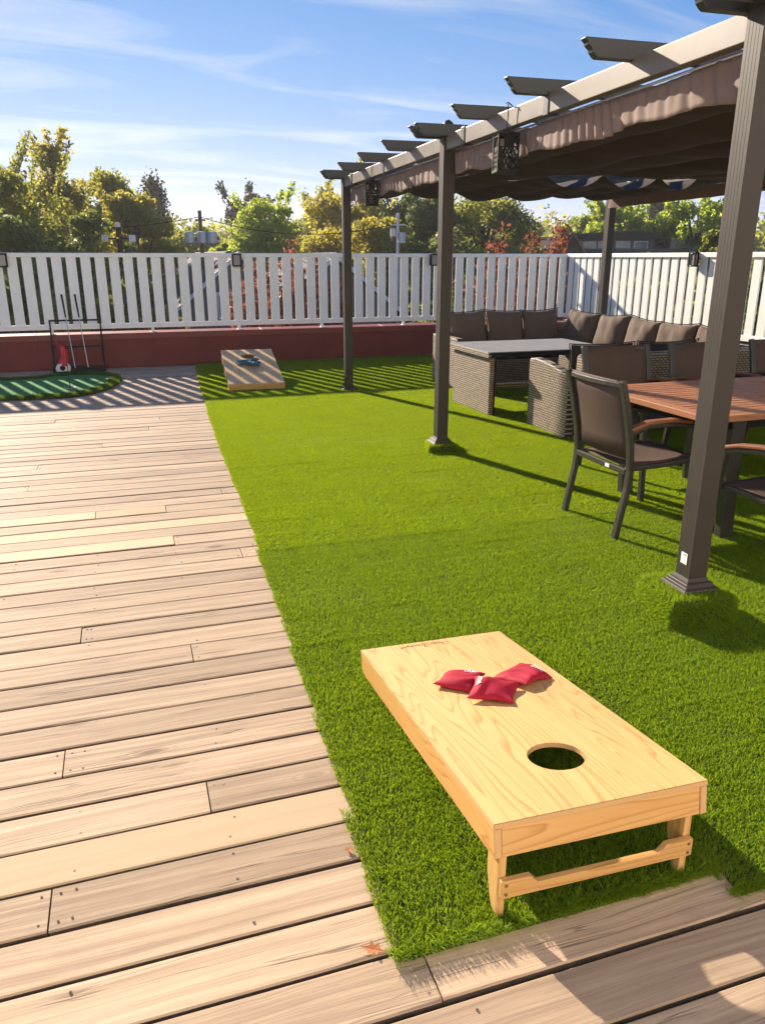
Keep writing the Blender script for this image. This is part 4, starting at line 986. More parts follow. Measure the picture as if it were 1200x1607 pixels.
# ------------------------------------------------------------------ putting mat, pin, rack, putters, ball bag
out = [(-.14, 10.45), (-.20, 10.80), (-.42, 11.04), (-.70, 11.10), (-.98, 11.03), (-1.25, 10.88), (-1.6, 10.90), (-2.1, 11.02), (-2.7, 11.10), (-3.1, 10.9), (-3.2, 10.3), (-2.9, 9.6), (-2.3, 9.32), (-1.6, 9.30), (-1.0, 9.24), (-.62, 9.28), (-.33, 9.62), (-.19, 10.0)]
def closed_cr(pts, k=6):
    r = []; n = len(pts)
    for i in range(n):
        p0, p1, p2, p3 = [np.array(pts[(i + d) % n]) for d in (-1, 0, 1, 2)]
        for s in np.arange(k) / k: r.append(tuple(.5 * ((2 * p1) + (-p0 + p2) * s + (2 * p0 - 5 * p1 + 4 * p2 - p3) * s ** 2 + (-p0 + 3 * p1 - 3 * p2 + p3) * s ** 3)))
    return r
oc = closed_cr(out); mcx, mcy = -1.6, 10.3
mat_r = empty('putting_mat', (mcx, mcy, 0), 0, 'kidney-shaped green putting mat with a shaggy rim on the deck', 'putting mat')
ol = [(x - mcx, y - mcy) for x, y in oc]
def inset(pts, d):
    r = []; n = len(pts)
    for i in range(n):
        a, b = np.array(pts[i - 1]), np.array(pts[(i + 1) % n]); t_ = (b - a) / np.linalg.norm(b - a); r.append((pts[i][0] - t_[1] * d, pts[i][1] + t_[0] * d))
    return r
il = inset(ol, .13)
a = MB(); a.prism(ol, .003, .018); a.build('mat_base', M['turf_back'], mat_r)
a = MB(); a.prism(il, .019, .026); a.build('putting_surface', M['green_felt'], mat_r)
n = 22000; g = np.random.default_rng(5); idx = g.integers(0, len(ol), n); tt = g.uniform(0, 1, n)[:, None]; O_ = np.array(ol); I_ = np.array(il)
e0 = O_[idx] * (1 - tt) + O_[(idx + 1) % len(ol)] * tt; e1 = I_[idx] * (1 - tt) + I_[(idx + 1) % len(ol)] * tt; s = g.uniform(0, 1, n)[:, None]
B = np.concatenate([e0 * (1 - s) + e1 * s, np.full((n, 1), .016)], 1); on = np.concatenate([(e0 - e1) / .13 * (1 - 1.2 * s), np.zeros((n, 1))], 1)
D = on * .5 + np.array([0, 0, 1]) + g.normal(0, .35, (n, 3)); D /= np.linalg.norm(D, axis=1)[:, None]; Ln = g.uniform(.03, .055, n)[:, None]
Wd = np.stack([np.cos(tt[:, 0] * 99), np.sin(tt[:, 0] * 99), np.zeros(n)], 1) * .0022; tip = B + D * Ln; mid = B + D * Ln * .5
V = np.stack([B - Wd, B + Wd, mid + Wd, mid - Wd, tip], 1).reshape(-1, 3); i5 = np.arange(n) * 5
o = link(bpy.data.objects.new('shaggy_rim', np_mesh('rim', V, [np.stack([i5, i5 + 1, i5 + 2, i5 + 3], 1), np.stack([i5 + 3, i5 + 2, i5 + 4], 1)], M['turf_mat'], {'tint': np.repeat(g.uniform(0, 1, n), 5), 'tip': np.tile([0, 0, .5, .5, 1], n)}))); o.parent = mat_r; o['kind'] = 'stuff'
a = MB(); a.lathe([(.054, .0265), (.066, .0265), (.066, .0285), (.054, .0285)], 24, 0, Matrix.Translation((-.715 - mcx, 9.88 - mcy, 0))); a.build('cup_ring', M['white_plastic'], mat_r)
a = MB(); a.lathe([(.0, .0268), (.053, .0268)], 24, 0, Matrix.Translation((-.715 - mcx, 9.88 - mcy, 0))); a.build('cup_hole', M['black'], mat_r)
pin = empty('flag_pin', (-.715, 9.88, .027), 0, 'thin putting pin with a small red flag standing in the cup', 'flag')
a = MB(); a.tube([(0, 0, 0), (0, 0, .49)], .0042, 8); a.build('pole', M['black'], pin)
V = [(-.004 - .055 * i / 8, .010 * math.sin(i * .9), .485 - .235 * q / 8) for i in range(9) for q in range(9)]
a = MB().add(V, [(i * 9 + q, (i + 1) * 9 + q, (i + 1) * 9 + q + 1, i * 9 + q + 1) for i in range(8) for q in range(8)]); o = a.build('flag_cloth', M['red_plastic'], pin, smooth=True); so = o.modifiers.new('t', 'SOLIDIFY'); so.thickness = .002

rack = empty('putter_rack', (-.675, 11.50, 0), 0, 'black metal putter rack leaning against the red parapet', 'rack')
a = MB(); a.box(-.345, .345, -.10, .10, .004, .020); a.build('tray_floor', M['black'], rack)
for x0, x1, y0, y1 in ((-.345, .345, -.10, -.09), (-.345, .345, .09, .10), (-.345, -.335, -.089, .089), (.335, .345, -.089, .089)):
    a = MB(); a.box(x0, x1, y0, y1, .021, .065); a.build('tray_wall', M['black'], rack, bevel=.002)
for s in (-1, 1): a = MB(); a.tube([(s * .325, .06, .02), (s * .325, .11, .35), (s * .325, .165, .68)], .0115, 8); a.build('upright', M['black'], rack)
a = MB(); a.tube([(-.333, .165, .68), (.336, .165, .68)], .0115, 8); a.build('top_bar', M['black'], rack)
a = MB(); a.tube([(-.325, .105, .33), (.325, .105, .33)], .008, 8); a.build('middle_bar', M['black'], rack)
a = MB(); a.box(.10, .26, -.06, .06, .022, .060); o = a.build('turf_patch', M['turf_mat'], rack); o.data.attributes.new('tint', 'FLOAT', 'POINT')
for x, lab in ((-.055, 'steel putter with black grip, left of the pair in the rack'), (.115, 'steel putter with black grip, right of the pair in the rack')):
    pt = empty('putter', (-.675 + x, 11.45, .022), 0, lab, 'putter', 'putters in the rack')
    a = MB(); a.tube([(0, 0, .02), (-.055, .19, .70)], .0055, 8); a.build('shaft', M['steel'], pt)
    a = MB(); a.tube([(-.055, .19, .70), (-.080, .275, 1.0)], .012, 8, scales=[.8, 1.15]); a.build('grip', M['black'], pt)
    a = MB(); a.box(-.055, .045, -.014, .014, 0.0, .024); a.build('head', M['steel'], pt, bevel=.004)
bag = empty('ball_bag', (-.865, 11.42, .022), 0, 'small red and white ball bag with a carry loop beside the putters', 'bag')
a = MB(); a.prism([(-.105, 0), (.075, 0), (.080, .05), (.06, .10), (-.02, .115), (-.09, .095), (-.112, .05)], -.06, .06, 'y'); a.build('white_base', M['white_plastic'], bag, bevel=.018, seg=3)
a = MB(); a.prism([(-.075, .105), (.058, .108), (.066, .20), (.070, .29), (.015, .30), (-.025, .20)], -.045, .045, 'y'); a.build('red_body', M['red_plastic'], bag, bevel=.015, seg=3)
a = MB(); a.lathe([(.036, 0), (.036, .004), (0, .004)], 14, 0, Matrix.Translation((-.02, -.060, .052)) @ Matrix.Rotation(R(90), 4, 'X')); a.build('black_emblem', M['black'], bag)
a = MB(); a.tube([(-.005, 0, .285), (-.06, 0, .335), (-.095, 0, .39), (-.075, 0, .405), (-.04, 0, .36), (.012, 0, .295)], .007, 6); a.build('carry_loop', M['red_plastic'], bag)

# ------------------------------------------------------------------ beyond the roof: houses, trees, poles
M['lf_olive'] = leafmat('leaf_olive', (0.090, 0.115, 0.026), (0.21, 0.225, 0.05), (0.52, 0.52, 0.08), .6)
M['lf_gold'] = leafmat('leaf_gold', (0.14, 0.145, 0.026), (0.29, 0.265, 0.045), (0.64, 0.56, 0.08), .6)
M['lf_green'] = leafmat('leaf_green', (0.13, 0.20, 0.026), (0.29, 0.37, 0.05), (0.60, 0.70, 0.09), .6)
M['lf_dark'] = leafmat('leaf_dark', (0.052, 0.080, 0.026), (0.13, 0.16, 0.045), (0.30, 0.36, 0.07), .5)
M['lf_fir'] = leafmat('needle_dark', (0.034, 0.044, 0.026), (0.075, 0.085, 0.038), (0.14, 0.15, 0.05), .3)
M['lf_red'] = leafmat('leaf_red', (0.13, 0.040, 0.030), (0.28, 0.11, 0.07), (0.44, 0.15, 0.08), .4)
M['lf_yel'] = leafmat('leaf_yellow', (0.24, 0.20, 0.02), (0.38, 0.31, 0.03), (0.6, 0.5, 0.05))

def leaf_quads(C, D, size, g, aspect=.62):
    n = len(C); a = g.normal(0, 1, (n, 3)); b = g.normal(0, 1, (n, 3)); nr = D + a * .75; nr /= np.linalg.norm(nr, axis=1)[:, None] + 1e-9
    u = np.cross(nr, b); u /= np.linalg.norm(u, axis=1)[:, None] + 1e-9; v = np.cross(nr, u); s = (size * g.uniform(.6, 1.35, n))[:, None]
    V = np.stack([C - u * s * .5, C + v * s * .5 * aspect - nr * s * .08, C + u * s * .5, C - v * s * .5 * aspect - nr * s * .08], 1).reshape(-1, 3)
    i = np.arange(n) * 4; return V, [np.stack([i, i + 1, i + 2, i + 3], 1)]
def crown_obj(name, C, D, size, mat, parent, g, tint):
    V, F = leaf_quads(C, D, size, g)
    o = link(bpy.data.objects.new(name, np_mesh(name, V, F, mat, {'tint': np.repeat(np.clip(tint, 0, 1), 4)}))); o.parent = parent; return o
def tree(px, py, d, wpx, label, mat, seed, name='broadleaf_tree', leaves=9000, npuff=46, lsize=None, kind='round', low=None, group='trees beyond the fence', sprig=0, dense=1.0):
    g = np.random.default_rng(seed); rr = random.Random(seed); x, y = P_horizon(px, d); zt = z_at(px, py, d); rx = wpx / 1269 * d
    root = empty(name, (x, y, GZ), rr.uniform(0, 6), label, 'tree', group)
    hgt = zt - GZ; zb = max(1.2, hgt * .22) if low is None else low; cz = (zb + hgt) / 2; rz_ = (hgt - zb) / 2; leaves *= 2.4; ls = lsize or max(.11, d * .0043)
    tr = MB()
    def rad_at(f):      # crown width along the height 0..1
        if kind == 'round': return math.sqrt(max(0, 1 - (2 * f - 1) ** 2)) ** .8
        if kind == 'tall': return (1 - f ** 1.5) * .92 + .10
        return max(.04, 1 - f)
    C = []; D = []; T = []
    if kind == 'fir':
        tr.tube([(0, 0, 0), (0, 0, hgt * .97)], rx * .10, 7, scales=[1, .15]); tiers = int(16 + hgt)
        for k in range(tiers):
            f = (k + .5) / tiers; z = zb + (hgt - zb) * f; R_ = rx * (1 - f) ** .95 * rr.uniform(.7, 1.1) + .02
            for b in range(9):
                a = rr.uniform(0, 6.28); L = R_ * rr.uniform(.65, 1.1); nn = max(6, int(leaves / tiers / 9)); s = g.uniform(.1, 1, nn)
                pos = np.stack([np.cos(a) * L * s, np.sin(a) * L * s, z - L * .35 * s ** 1.5 + g.normal(0, .06 * rx, nn)], 1) + g.normal(0, .05 * rx, (nn, 3))
                C.append(pos); D.append(np.tile([0, 0, 1.], (nn, 1))); T.append(g.uniform(0, .9, nn) * (.5 + .5 * s))
    else:
        tr.tube([(0, 0, 0), (rr.uniform(-.1, .1), rr.uniform(-.1, .1), hgt * .35), (rr.uniform(-.2, .2), rr.uniform(-.2, .2), hgt * .75)], max(.10, rx * .085), 9, scales=[1, .75, .25])
        puffs = []
        for k in range(npuff):
            f = rr.random() ** .9; f = .04 + .94 * f; R_ = rx * rad_at(f); a = rr.uniform(0, 6.28); q = math.sqrt(rr.uniform(.10, 1.0))
            pr_ = rx * rr.choice((.16, .2, .26, .32, .42)) * rr.uniform(.85, 1.15) * (1 if kind == 'round' else .85) * (1.0 if f < .85 else .7)
            R2 = max(0, R_ - pr_ * .55); puffs.append((R2 * q * math.cos(a), R2 * q * math.sin(a), zb + (hgt - zb) * f - (pr_ * .5 if f > .85 else 0), pr_, rr.uniform(-.22, .22)))
        for (a, b, z, r_, tv) in puffs:
            tr.tube([(a * .05, b * .05, max(zb * .6, z - 1.1 * math.hypot(a, b) - .8)), (a * .55, b * .55, z - .35 * math.hypot(a, b) - .2), (a, b, z)], max(.025, rx * .02), 5, scales=[1, .6, .2])
            nn = int(1.5 * leaves / npuff * (r_ / (rx * .28)) ** 2 * dense); v = g.normal(0, 1, (nn, 3)); v /= np.linalg.norm(v, axis=1)[:, None]
            rad = r_ * g.uniform(.25, 1, nn) ** .45 * (1 + .25 * np.sin(5 * v[:, 0] + a) * np.sin(6 * v[:, 1] + b))
            C.append(np.array([a, b, z]) + v * rad[:, None] * np.array([1, 1, .72])); D.append(v); T.append(.42 + tv + g.normal(0, .2, nn) + .15 * v[:, 2])
        for k in range(sprig):      # leafy shoots that break the outline
            f = rr.uniform(.55, 1.0); R_ = rx * rad_at(min(f, .97)); a = rr.uniform(0, 6.28); p0 = np.array([R_ * .8 * math.cos(a), R_ * .8 * math.sin(a), zb + (hgt - zb) * f - rx * .1]); L = rx * rr.uniform(.25, .55); dv = np.array([math.cos(a) * .5, math.sin(a) * .5, 1.0]); dv /= np.linalg.norm(dv)
            nn = 130; s = g.uniform(0, 1, nn)[:, None]; C.append(p0 + dv * L * s + g.normal(0, ls * .6, (nn, 3))); D.append(g.normal(0, 1, (nn, 3))); T.append(g.uniform(.3, 1, nn)); tr.tube([tuple(p0), tuple(p0 + dv * L)], .010, 4)
    tr.build('trunk', M['bark'], root)
    crown_obj('crown', np.concatenate(C), np.concatenate(D), ls, M[mat], root, g, np.concatenate(T)); return root

TR = [
 (-38, 200, 24, 120, 'tall dark leafy tree cut off by the left edge of the picture', 'lf_olive', 1, dict(leaves=11000, sprig=10)),
 (38, 255, 27, 105, 'broad olive-green tree above the fence at far left', 'lf_olive', 2, dict(leaves=11000, sprig=8)),
 (100, 214, 30, 78, 'tallest pointed golden-green tree at the left, above the putting rack', 'lf_gold', 3, dict(kind='tall', leaves=10000, npuff=60, sprig=16, dense=.8)),
 (178, 262, 32, 74, 'upright olive tree with a ragged top right of the tallest one', 'lf_olive', 4, dict(leaves=9000, npuff=55, sprig=12, dense=.8)),
 (218, 296, 29, 78, 'rounded olive-gold tree left of the dark conifer', 'lf_gold', 5, dict(leaves=9000, sprig=8)),
 (248, 296, 55, 120, 'dark pointed conifer in front of pale sky, left of the pole transformers', 'lf_fir', 6, dict(kind='fir', leaves=16000, name='conifer')),
 (300, 345, 50, 95, 'low distant olive trees behind the pole transformers', 'lf_olive', 7, dict(leaves=7000)),
 (392, 288, 62, 55, 'dark ragged conifer top behind the bright round tree', 'lf_fir', 8, dict(leaves=6000, name='conifer', npuff=26, dense=.45, sprig=6)),
 (425, 308, 34, 78, 'bright yellow-green rounded tree left of the far pergola post', 'lf_green', 9, dict(leaves=13000, npuff=90, sprig=5, dense=.85)),
 (345, 372, 30, 42, 'small bright green bushy tree under the pole transformers', 'lf_green', 10, dict(leaves=6000)),
 (500, 300, 52, 75, 'far pale olive tree with a spiky top behind the far post', 'lf_olive', 11, dict(kind='tall', leaves=8000, sprig=14)),
 (555, 268, 36, 95, 'golden backlit tree directly behind the far pergola post', 'lf_gold', 12, dict(leaves=12000, npuff=60, sprig=10)),
 (655, 285, 33, 90, 'large dark green tree between the far and middle posts', 'lf_dark', 13, dict(leaves=13000, npuff=60, dense=.9)),
 (600, 335, 28, 85, 'lower olive-gold tree behind the slim utility pole', 'lf_gold', 14, dict(leaves=10000)),
 (760, 296, 36, 105, 'wide green tree right of the middle post behind the red shrub', 'lf_olive', 15, dict(leaves=12000, npuff=60)),
 (700, 345, 27, 90, 'low dark green bushy tree behind the middle post', 'lf_dark', 16, dict(leaves=9000)),
 (905, 335, 60, 55, 'bright green tree left of the far right pergola post', 'lf_green', 17, dict(leaves=9000)),
 (960, 318, 48, 62, 'big sunlit lime-green tree behind the brown house', 'lf_green', 18, dict(leaves=11000, npuff=80, sprig=22, dense=.85)),
 (965, 298, 80, 75, 'dark fir top left of a pair behind the lime trees', 'lf_fir', 19, dict(kind='fir', leaves=14000, name='conifer')),
 (1025, 296, 84, 85, 'dark fir right of a pair beside the tall pole', 'lf_fir', 20, dict(kind='fir', leaves=14000, name='conifer')),
 (1085, 305, 46, 75, 'large lime-green tree right of the tall pole', 'lf_green', 21, dict(leaves=12000, npuff=80, sprig=22, dense=.85)),
 (1120, 352, 34, 48, 'darker green tree beside the nearest post', 'lf_olive', 22, dict(leaves=8000)),
 (1235, 318, 36, 75, 'dark green tree at the right edge of the picture', 'lf_dark', 23, dict(leaves=10000)),
 (1020, 378, 30, 30, 'small dark garden tree in front of the brown house', 'lf_dark', 24, dict(leaves=5000)),
 (820, 352, 90, 60, 'hazy far trees on the hill left of the bright green tree', 'lf_olive', 25, dict(leaves=7000)),
 (150, 318, 22, 95, 'lower dark tree behind the left fence', 'lf_dark', 26, dict(leaves=9000)),
 (15, 318, 19, 95, 'dark shrubby tree close behind the fence at far left', 'lf_dark', 27, dict(leaves=9000)),
 (478, 335, 44, 85, 'distant green tree between the bright tree and the far post', 'lf_olive', 28, dict(leaves=8000)),
]
for px, py, d, w, lab, mt, sd_, kw in TR: tree(px, py, d, w, lab, mt, sd_, **kw)

def shrub(px, py, d, wpx, label, mat, seed, shoots=9, leaves=5000, ls=.10, zbot=-3.2, up=1.0):
    """bush of long leafy shoots"""
    g = np.random.default_rng(seed); rr = random.Random(seed); x, y = P_horizon(px, d); zt = z_at(px, py, d); rx = wpx / 1269 * d
    root = empty('leafy_shrub', (x, y, GZ), 0, label, 'shrub', 'shrubs behind the fence'); hg = zt - GZ; st = MB(); C = []; D = []; T = []
    for k in range(shoots):
        a = rr.uniform(0, 6.28); q = rr.uniform(.2, 1); e = np.array([rx * q * math.cos(a), rx * q * math.sin(a), hg * rr.uniform(.90, 1.0) if k < shoots * .55 else hg * rr.uniform(.7, .9)])
        p0 = np.array([0, 0, 0.]); p1 = np.array([e[0] * .35, e[1] * .35, e[2] * .6]); st.tube([tuple(p0), tuple(p1), tuple(e)], .05, 5, scales=[1, .5, .12]); nn = leaves // shoots
        s = g.uniform(0, 1, nn)[:, None] ** .8; pos = p1 * (1 - s) + e * s + np.stack([0 * s[:, 0], 0 * s[:, 0], (np.sin(s[:, 0] * 3.14) * .1)], 1) + g.normal(0, 1, (nn, 3)) * (ls * .8 + rx * .12 * (1 - s)); C.append(pos); D.append(g.normal(0, 1, (nn, 3))); T.append(g.uniform(0, 1, nn))
    st.build('stems', M['bark'], root); crown_obj('foliage', np.concatenate(C), np.concatenate(D), ls, M[mat], root, g, np.concatenate(T)); return root
shrub(765, 350, 15.2, 45, 'red-leaved shrub shoots rising above the fence right of the middle post', 'lf_red', 51, 7, 1500)
shrub(822, 366, 15.6, 42, 'bushy red-brown shrub above the fence in the middle', 'lf_red', 52, 9, 2600)
shrub(868, 345, 15.4, 30, 'upright red-brown shrub left of the brown gable', 'lf_red', 53, 7, 2000)
shrub(448, 384, 17, 55, 'dark red shrub just showing over the fence left of the far post', 'lf_red', 54, 22, 9000)
shrub(400, 430, 16, 60, 'dark red shrub seen between the fence pickets', 'lf_red', 55, 16, 7000)
shrub(500, 440, 16, 60, 'low red shrub behind the pickets beside the far post', 'lf_red', 56, 16, 7000)
shrub(166, 376, 21, 14, 'small bright yellow shrub top by the lamp post', 'lf_yel', 57, 8, 2500, .11)
def hedge(px, py, d, wpx, label, mat, seed): return tree(px, py, d, wpx, label, mat, seed, name='hedge_bush', leaves=7000, npuff=36, low=.2, group='bushes behind the fence')
hedge(60, 440, 17, 110, 'dark olive bush filling the gaps of the left fence', 'lf_olive', 61); hedge(200, 430, 18, 90, 'dark bush behind the pickets above the putters', 'lf_olive', 62)
hedge(700, 440, 18, 110, 'dark bush behind the fence and the middle post', 'lf_dark', 63)
hedge(860, 440, 16, 80, 'brownish bush behind the fence corner', 'lf_red', 64); hedge(1010, 425, 15, 90, 'dark green bush behind the right-hand fence', 'lf_olive', 65)
hedge(1150, 420, 13, 90, 'dark green bush behind the right-hand fence near the post', 'lf_olive', 66)

# houses
def shingle(name, col):
    t = NT(name); c = t.coord(); b = t.n('ShaderNodeTexBrick'); t.put(b.inputs['Vector'], t.map(c, (1, 1, 1))); b.inputs['Scale'].default_value = 2.2; b.inputs['Mortar Size'].default_value = .02
    b.inputs['Color1'].default_value = (*col, 1); b.inputs['Color2'].default_value = (*[k * .75 for k in col], 1); b.inputs['Mortar'].default_value = (*[k * .4 for k in col], 1)
    return t.done(t.pbsdf(b.outputs['Color'], .85, 0, t.bump(b.outputs['Fac'], .4, .02), .2))
M['roof_br'] = shingle('brown_shingle', (.165, .115, .092)); M['roof_gr'] = shingle('grey_shingle', (.10, .10, .105))
M['siding'] = plain('grey_siding', (.14, .155, .165), .7); M['siding_w'] = plain('white_trim', (.70, .70, .69), .5); M['siding_b'] = plain('brown_siding', (.17, .12, .095), .75)
M['glass'] = plain('window_glass', (.10, .14, .16), .12, .1, .2); M['wood_trim'] = plain('orange_trim', (.34, .17, .08), .6); M['stone'] = plain('chimney_stone', (.36, .27, .20), .85, 0, .3, 12)
def gable_house(px, d, py_peak, half, slope, length, rz, label, wall, roof, trim, wins):
    x, y = P_horizon(px, d); zp = z_at(px, py_peak, d) - GZ; root = empty('gable_house', (x, y, GZ), rz, label, 'house', 'houses beyond the fence')
    ze = zp - half * slope; a = MB(); a.prism([(-half, 0), (half, 0), (half, ze), (0, zp - .05), (-half, ze)], 0, length, 'y'); a.build('wall', M[wall], root)
    ov = .35
    for s in (-1, 1):
        a = MB(); pts = [(0, zp), (s * (half + ov), ze - ov * slope), (s * (half + ov), ze - ov * slope + .12), (0, zp + .14)]; a.prism(pts if s > 0 else pts[::-1], -ov, length + ov, 'y'); a.build('roof_slope', M[roof], root)
        a = MB(); pts = [(0, zp - .02), (s * (half + ov), ze - ov * slope - .02), (s * (half + ov), ze - ov * slope + .10), (0, zp + .12)]; a.prism(pts if s > 0 else pts[::-1], -ov - .06, -ov - .005, 'y'); a.build('barge_board', M[trim], root)
    for (wx, wz, ww, wh) in wins:
        f = MB(); f.box(wx - ww / 2 - .09, wx + ww / 2 + .09, -.05, -.004, wz - .09, wz + wh + .09); fo = f.build('window', M['siding_w'], root)
        nx_ = max(1, int(ww / .7))
        for i in range(nx_): g_ = MB(); g_.box(wx - ww / 2 + ww * i / nx_ + .03, wx - ww / 2 + ww * (i + 1) / nx_ - .03, -.058, -.051, wz, wz + wh); g_.build('pane', M['glass'], fo)
    return root
h1 = gable_house(370, 24, 401, 1.9, .82, 7, R(4), 'grey house with a white-trimmed gable seen through the left fence', 'siding', 'roof_gr', 'siding_w', [(-.1, 5.9, 1.0, .55), (-.6, 4.2, .9, 1.0), (.9, 4.2, .8, 1.0)])
h2 = gable_house(523, 22, 404, 1.7, .8, 7, R(-2), 'grey house with a white-trimmed gable behind the far pergola post', 'siding', 'roof_gr', 'siding_w', [(.0, 5.4, .8, .8), (.4, 3.9, 1.3, 1.0)])
x, y = P_horizon(300, 29); lr = empty('grey_house', (x, y, GZ), R(6), 'low grey house with a long roof behind the left fence', 'house', 'houses beyond the fence')
a = MB(); a.box(-1.8, 2.4, 0, 6, 0, 5.2); a.build('wall', M['siding'], lr)
a = MB(); a.prism([(-.4, 5.15), (-.4, 5.35), (3.0, 6.9), (6.4, 5.35), (6.4, 5.15)], -2.1, 2.7, 'x'); a.build('roof', M['roof_gr'], lr)
for wx in (-1.1, .2, 1.5):
    f = MB(); f.box(wx - .5, wx + .5, -.05, -.004, 3.6, 4.9); fo = f.build('window', M['siding_w'], lr); g_ = MB(); g_.box(wx - .42, wx + .42, -.058, -.051, 3.7, 4.82); g_.build('pane', M['glass'], fo)
# brown house on the right: gable dormer at its left, long roof, upper window band
x, y = P_horizon(965, 44); bh = empty('brown_house', (x, y, GZ), R(-30), 'brown shingled house with an upper window band beside the far right post', 'house', 'houses beyond the fence')
zr = z_at(965, 361, 44) - GZ; ze = z_at(965, 396, 44) - GZ; px_m = 44 / 1269
a = MB(); a.box(-4.4, 4.0, 0, 7, 0, ze + .2); a.build('wall', M['siding_b'], bh)
a = MB(); a.prism([(-1.0, ze - .35), (-1.0, ze - .2), (2.6, zr - .25), (4.6, zr - .25), (8, ze - .2), (8, ze - .35)], -4.9, 4.4, 'x'); a.build('roof', M['roof_br'], bh)
a = MB(); a.box(-2.6, 1.9, .35, 2.2, ze - .3, zr - .42); uw = a.build('upper_wall', M['siding_b'], bh)
a = MB(); a.prism([(-3.1, zr - .42), (2.5, zr - .42), (2.5, zr - .30), (1.6, zr - .05), (-2.9, zr - .18), (-3.1, zr - .34)], .0, 2.6, 'y'); a.build('upper_roof', M['roof_br'], bh)
for i, wx in enumerate((-2.15, -1.35, -.55, .35, 1.25)):
    f = MB(); f.box(wx - .36, wx + .36, .29, .345, ze + .0, zr - .52); fo = f.build('window', M['siding_w'], bh); g_ = MB(); g_.box(wx - .29, wx + .29, .28, .289, ze + .06, zr - .58); g_.build('pane', M['glass'], fo)
a = MB(); a.box(2.7, 3.3, .2, .9, ze - .5, zr - .45); a.build('chimney', M['stone'], bh)
x, y = P_horizon(897, 40); zg = z_at(897, 368, 40) - GZ
gd = gable_house(897, 40, 368, 1.35, 1.45, 5, R(-30), 'brown gable with orange barge boards beside the brown house', 'siding_b', 'roof_br', 'wood_trim', [])
gable_house(868, 46, 378, 2.2, .7, 6, R(60), 'far brown roof left of the orange-trimmed gable', 'siding_b', 'roof_br', 'siding_b', [])
gable_house(1095, 48, 386, 3.2, .35, 6, R(50), 'low brown roof just above the right-hand fence', 'siding_b', 'roof_br', 'siding_w', [])

# poles
def pole(px, pyt, d, r_, label, mat, parts):
    x, y = P_horizon(px, d); h = z_at(px, pyt, d) - GZ; root = empty('utility_pole', (x, y, GZ), R(-12), label, 'pole')
    a = MB(); a.tube([(0, 0, 0), (0, 0, h)], r_, 10, scales=[1.15, .8]); a.build('pole_shaft', mat, root); parts(root, h); return root
M['galv'] = plain('galvanised_steel', (.50, .52, .54), .45, .3); M['polewood'] = plain('pole_wood', (.10, .075, .055), .9)
def can(root, x, y, z, r_, h): a = MB(); a.lathe([(0, 0), (r_ * .8, 0), (r_, .06 * h), (r_, .93 * h), (r_ * .93, h), (r_ * .3, h * 1.05), (0, h * 1.06)], 16, 0, Matrix.Translation((x, y, z))); a.build('transformer_can', M['galv'], root, smooth=False)
def parts1(root, h):
    zc = z_at(318, 382, 26) - GZ
    for x in (-.31, .06, .36): can(root, x, -.28, zc, .15, .34)
    a = MB(); a.box(-.5, .55, -.14, -.06, zc + .1, zc + .2); a.build('bracket', M['polewood'], root)
    a = MB(); a.box(-.16, .16, -.03, .03, h - .30, h - .25); a.build('crossarm', M['polewood'], root)
pole(318, 330, 26, .07, 'wooden utility pole with three grey transformer cans above the left fence', M['polewood'], parts1)
def parts2(root, h):
    a = MB(); a.box(-.22, .22, -.025, .025, h - .20, h - .16); a.build('crossarm', M['galv'], root)
    zc = z_at(624, 382, 24) - GZ; can(root, .10, -.12, zc, .11, .30)
    a = MB(); a.box(-.22, -.08, -.08, .04, zc + .2, zc + .42); a.build('meter_box', M['galv'], root)
    a = MB(); a.lathe([(0, 0), (.05, .02), (.05, .12), (0, .15)], 8, 0, Matrix.Translation((0, 0, h))); a.build('insulator', M['siding_w'], root)
pole(624, 342, 24, .05, 'slim grey utility pole with a small can between the far and middle posts', M['galv'], parts2)
pole(1043, 300, 52, .13, 'tall dark wooden pole among the lime trees on the right', M['polewood'], lambda r_, h: MB().box(-.5, .5, -.05, .05, h - .7, h - .6).build('crossarm', M['polewood'], r_))
x, y = P_horizon(190, 22); lp = empty('lamp_post', (x, y, GZ), R(-5), 'black lamp post with white floodlight boxes above the left fence', 'lamp'); hl = z_at(190, 356, 22) - GZ
a = MB(); a.tube([(0, 0, 0), (0, 0, hl)], .065, 10); a.build('post', M['black'], lp)
a = MB(); a.lathe([(0, 0), (.06, 0), (.065, .1), (0, .11)], 10, 0, Matrix.Translation((0, 0, hl))); a.build('top_cap', M['white_plastic'], lp)
for x0 in (-.42, .25): a = MB(); a.box(x0, x0 + .16, -.12, .0, hl - .36, hl - .19); a.build('floodlight', M['white_plastic'], lp, bevel=.01)
a = MB(); a.bar([(-.36, -.05, hl - .28), (.34, -.05, hl - .28)], .03, .03); a.build('cross_arm', M['black'], lp)
def wire(p0, p1, sag, label):
    pts = [tuple(np.array(p0) * (1 - s) + np.array(p1) * s - np.array([0, 0, sag * 4 * s * (1 - s)])) for s in np.linspace(0, 1, 20)]
    a = MB(); a.tube(pts, .012, 5); tag(a.build('power_line', M['black']), label, 'cable', 'power lines')
q1 = (*P_horizon(318, 26), z_at(318, 340, 26)); q2 = (*P_horizon(624, 24), z_at(624, 350, 24)); q0 = (*P_horizon(-80, 36), z_at(-80, 330, 36)); q3 = (*P_horizon(1043, 52), z_at(1043, 320, 52))
wire(q0, q1, .5, 'thin power line running left from the transformer pole'); wire(q1, q2, .4, 'thin power line between the transformer pole and the slim grey pole'); wire(q2, q3, 1.0, 'thin power line running right from the slim grey pole')
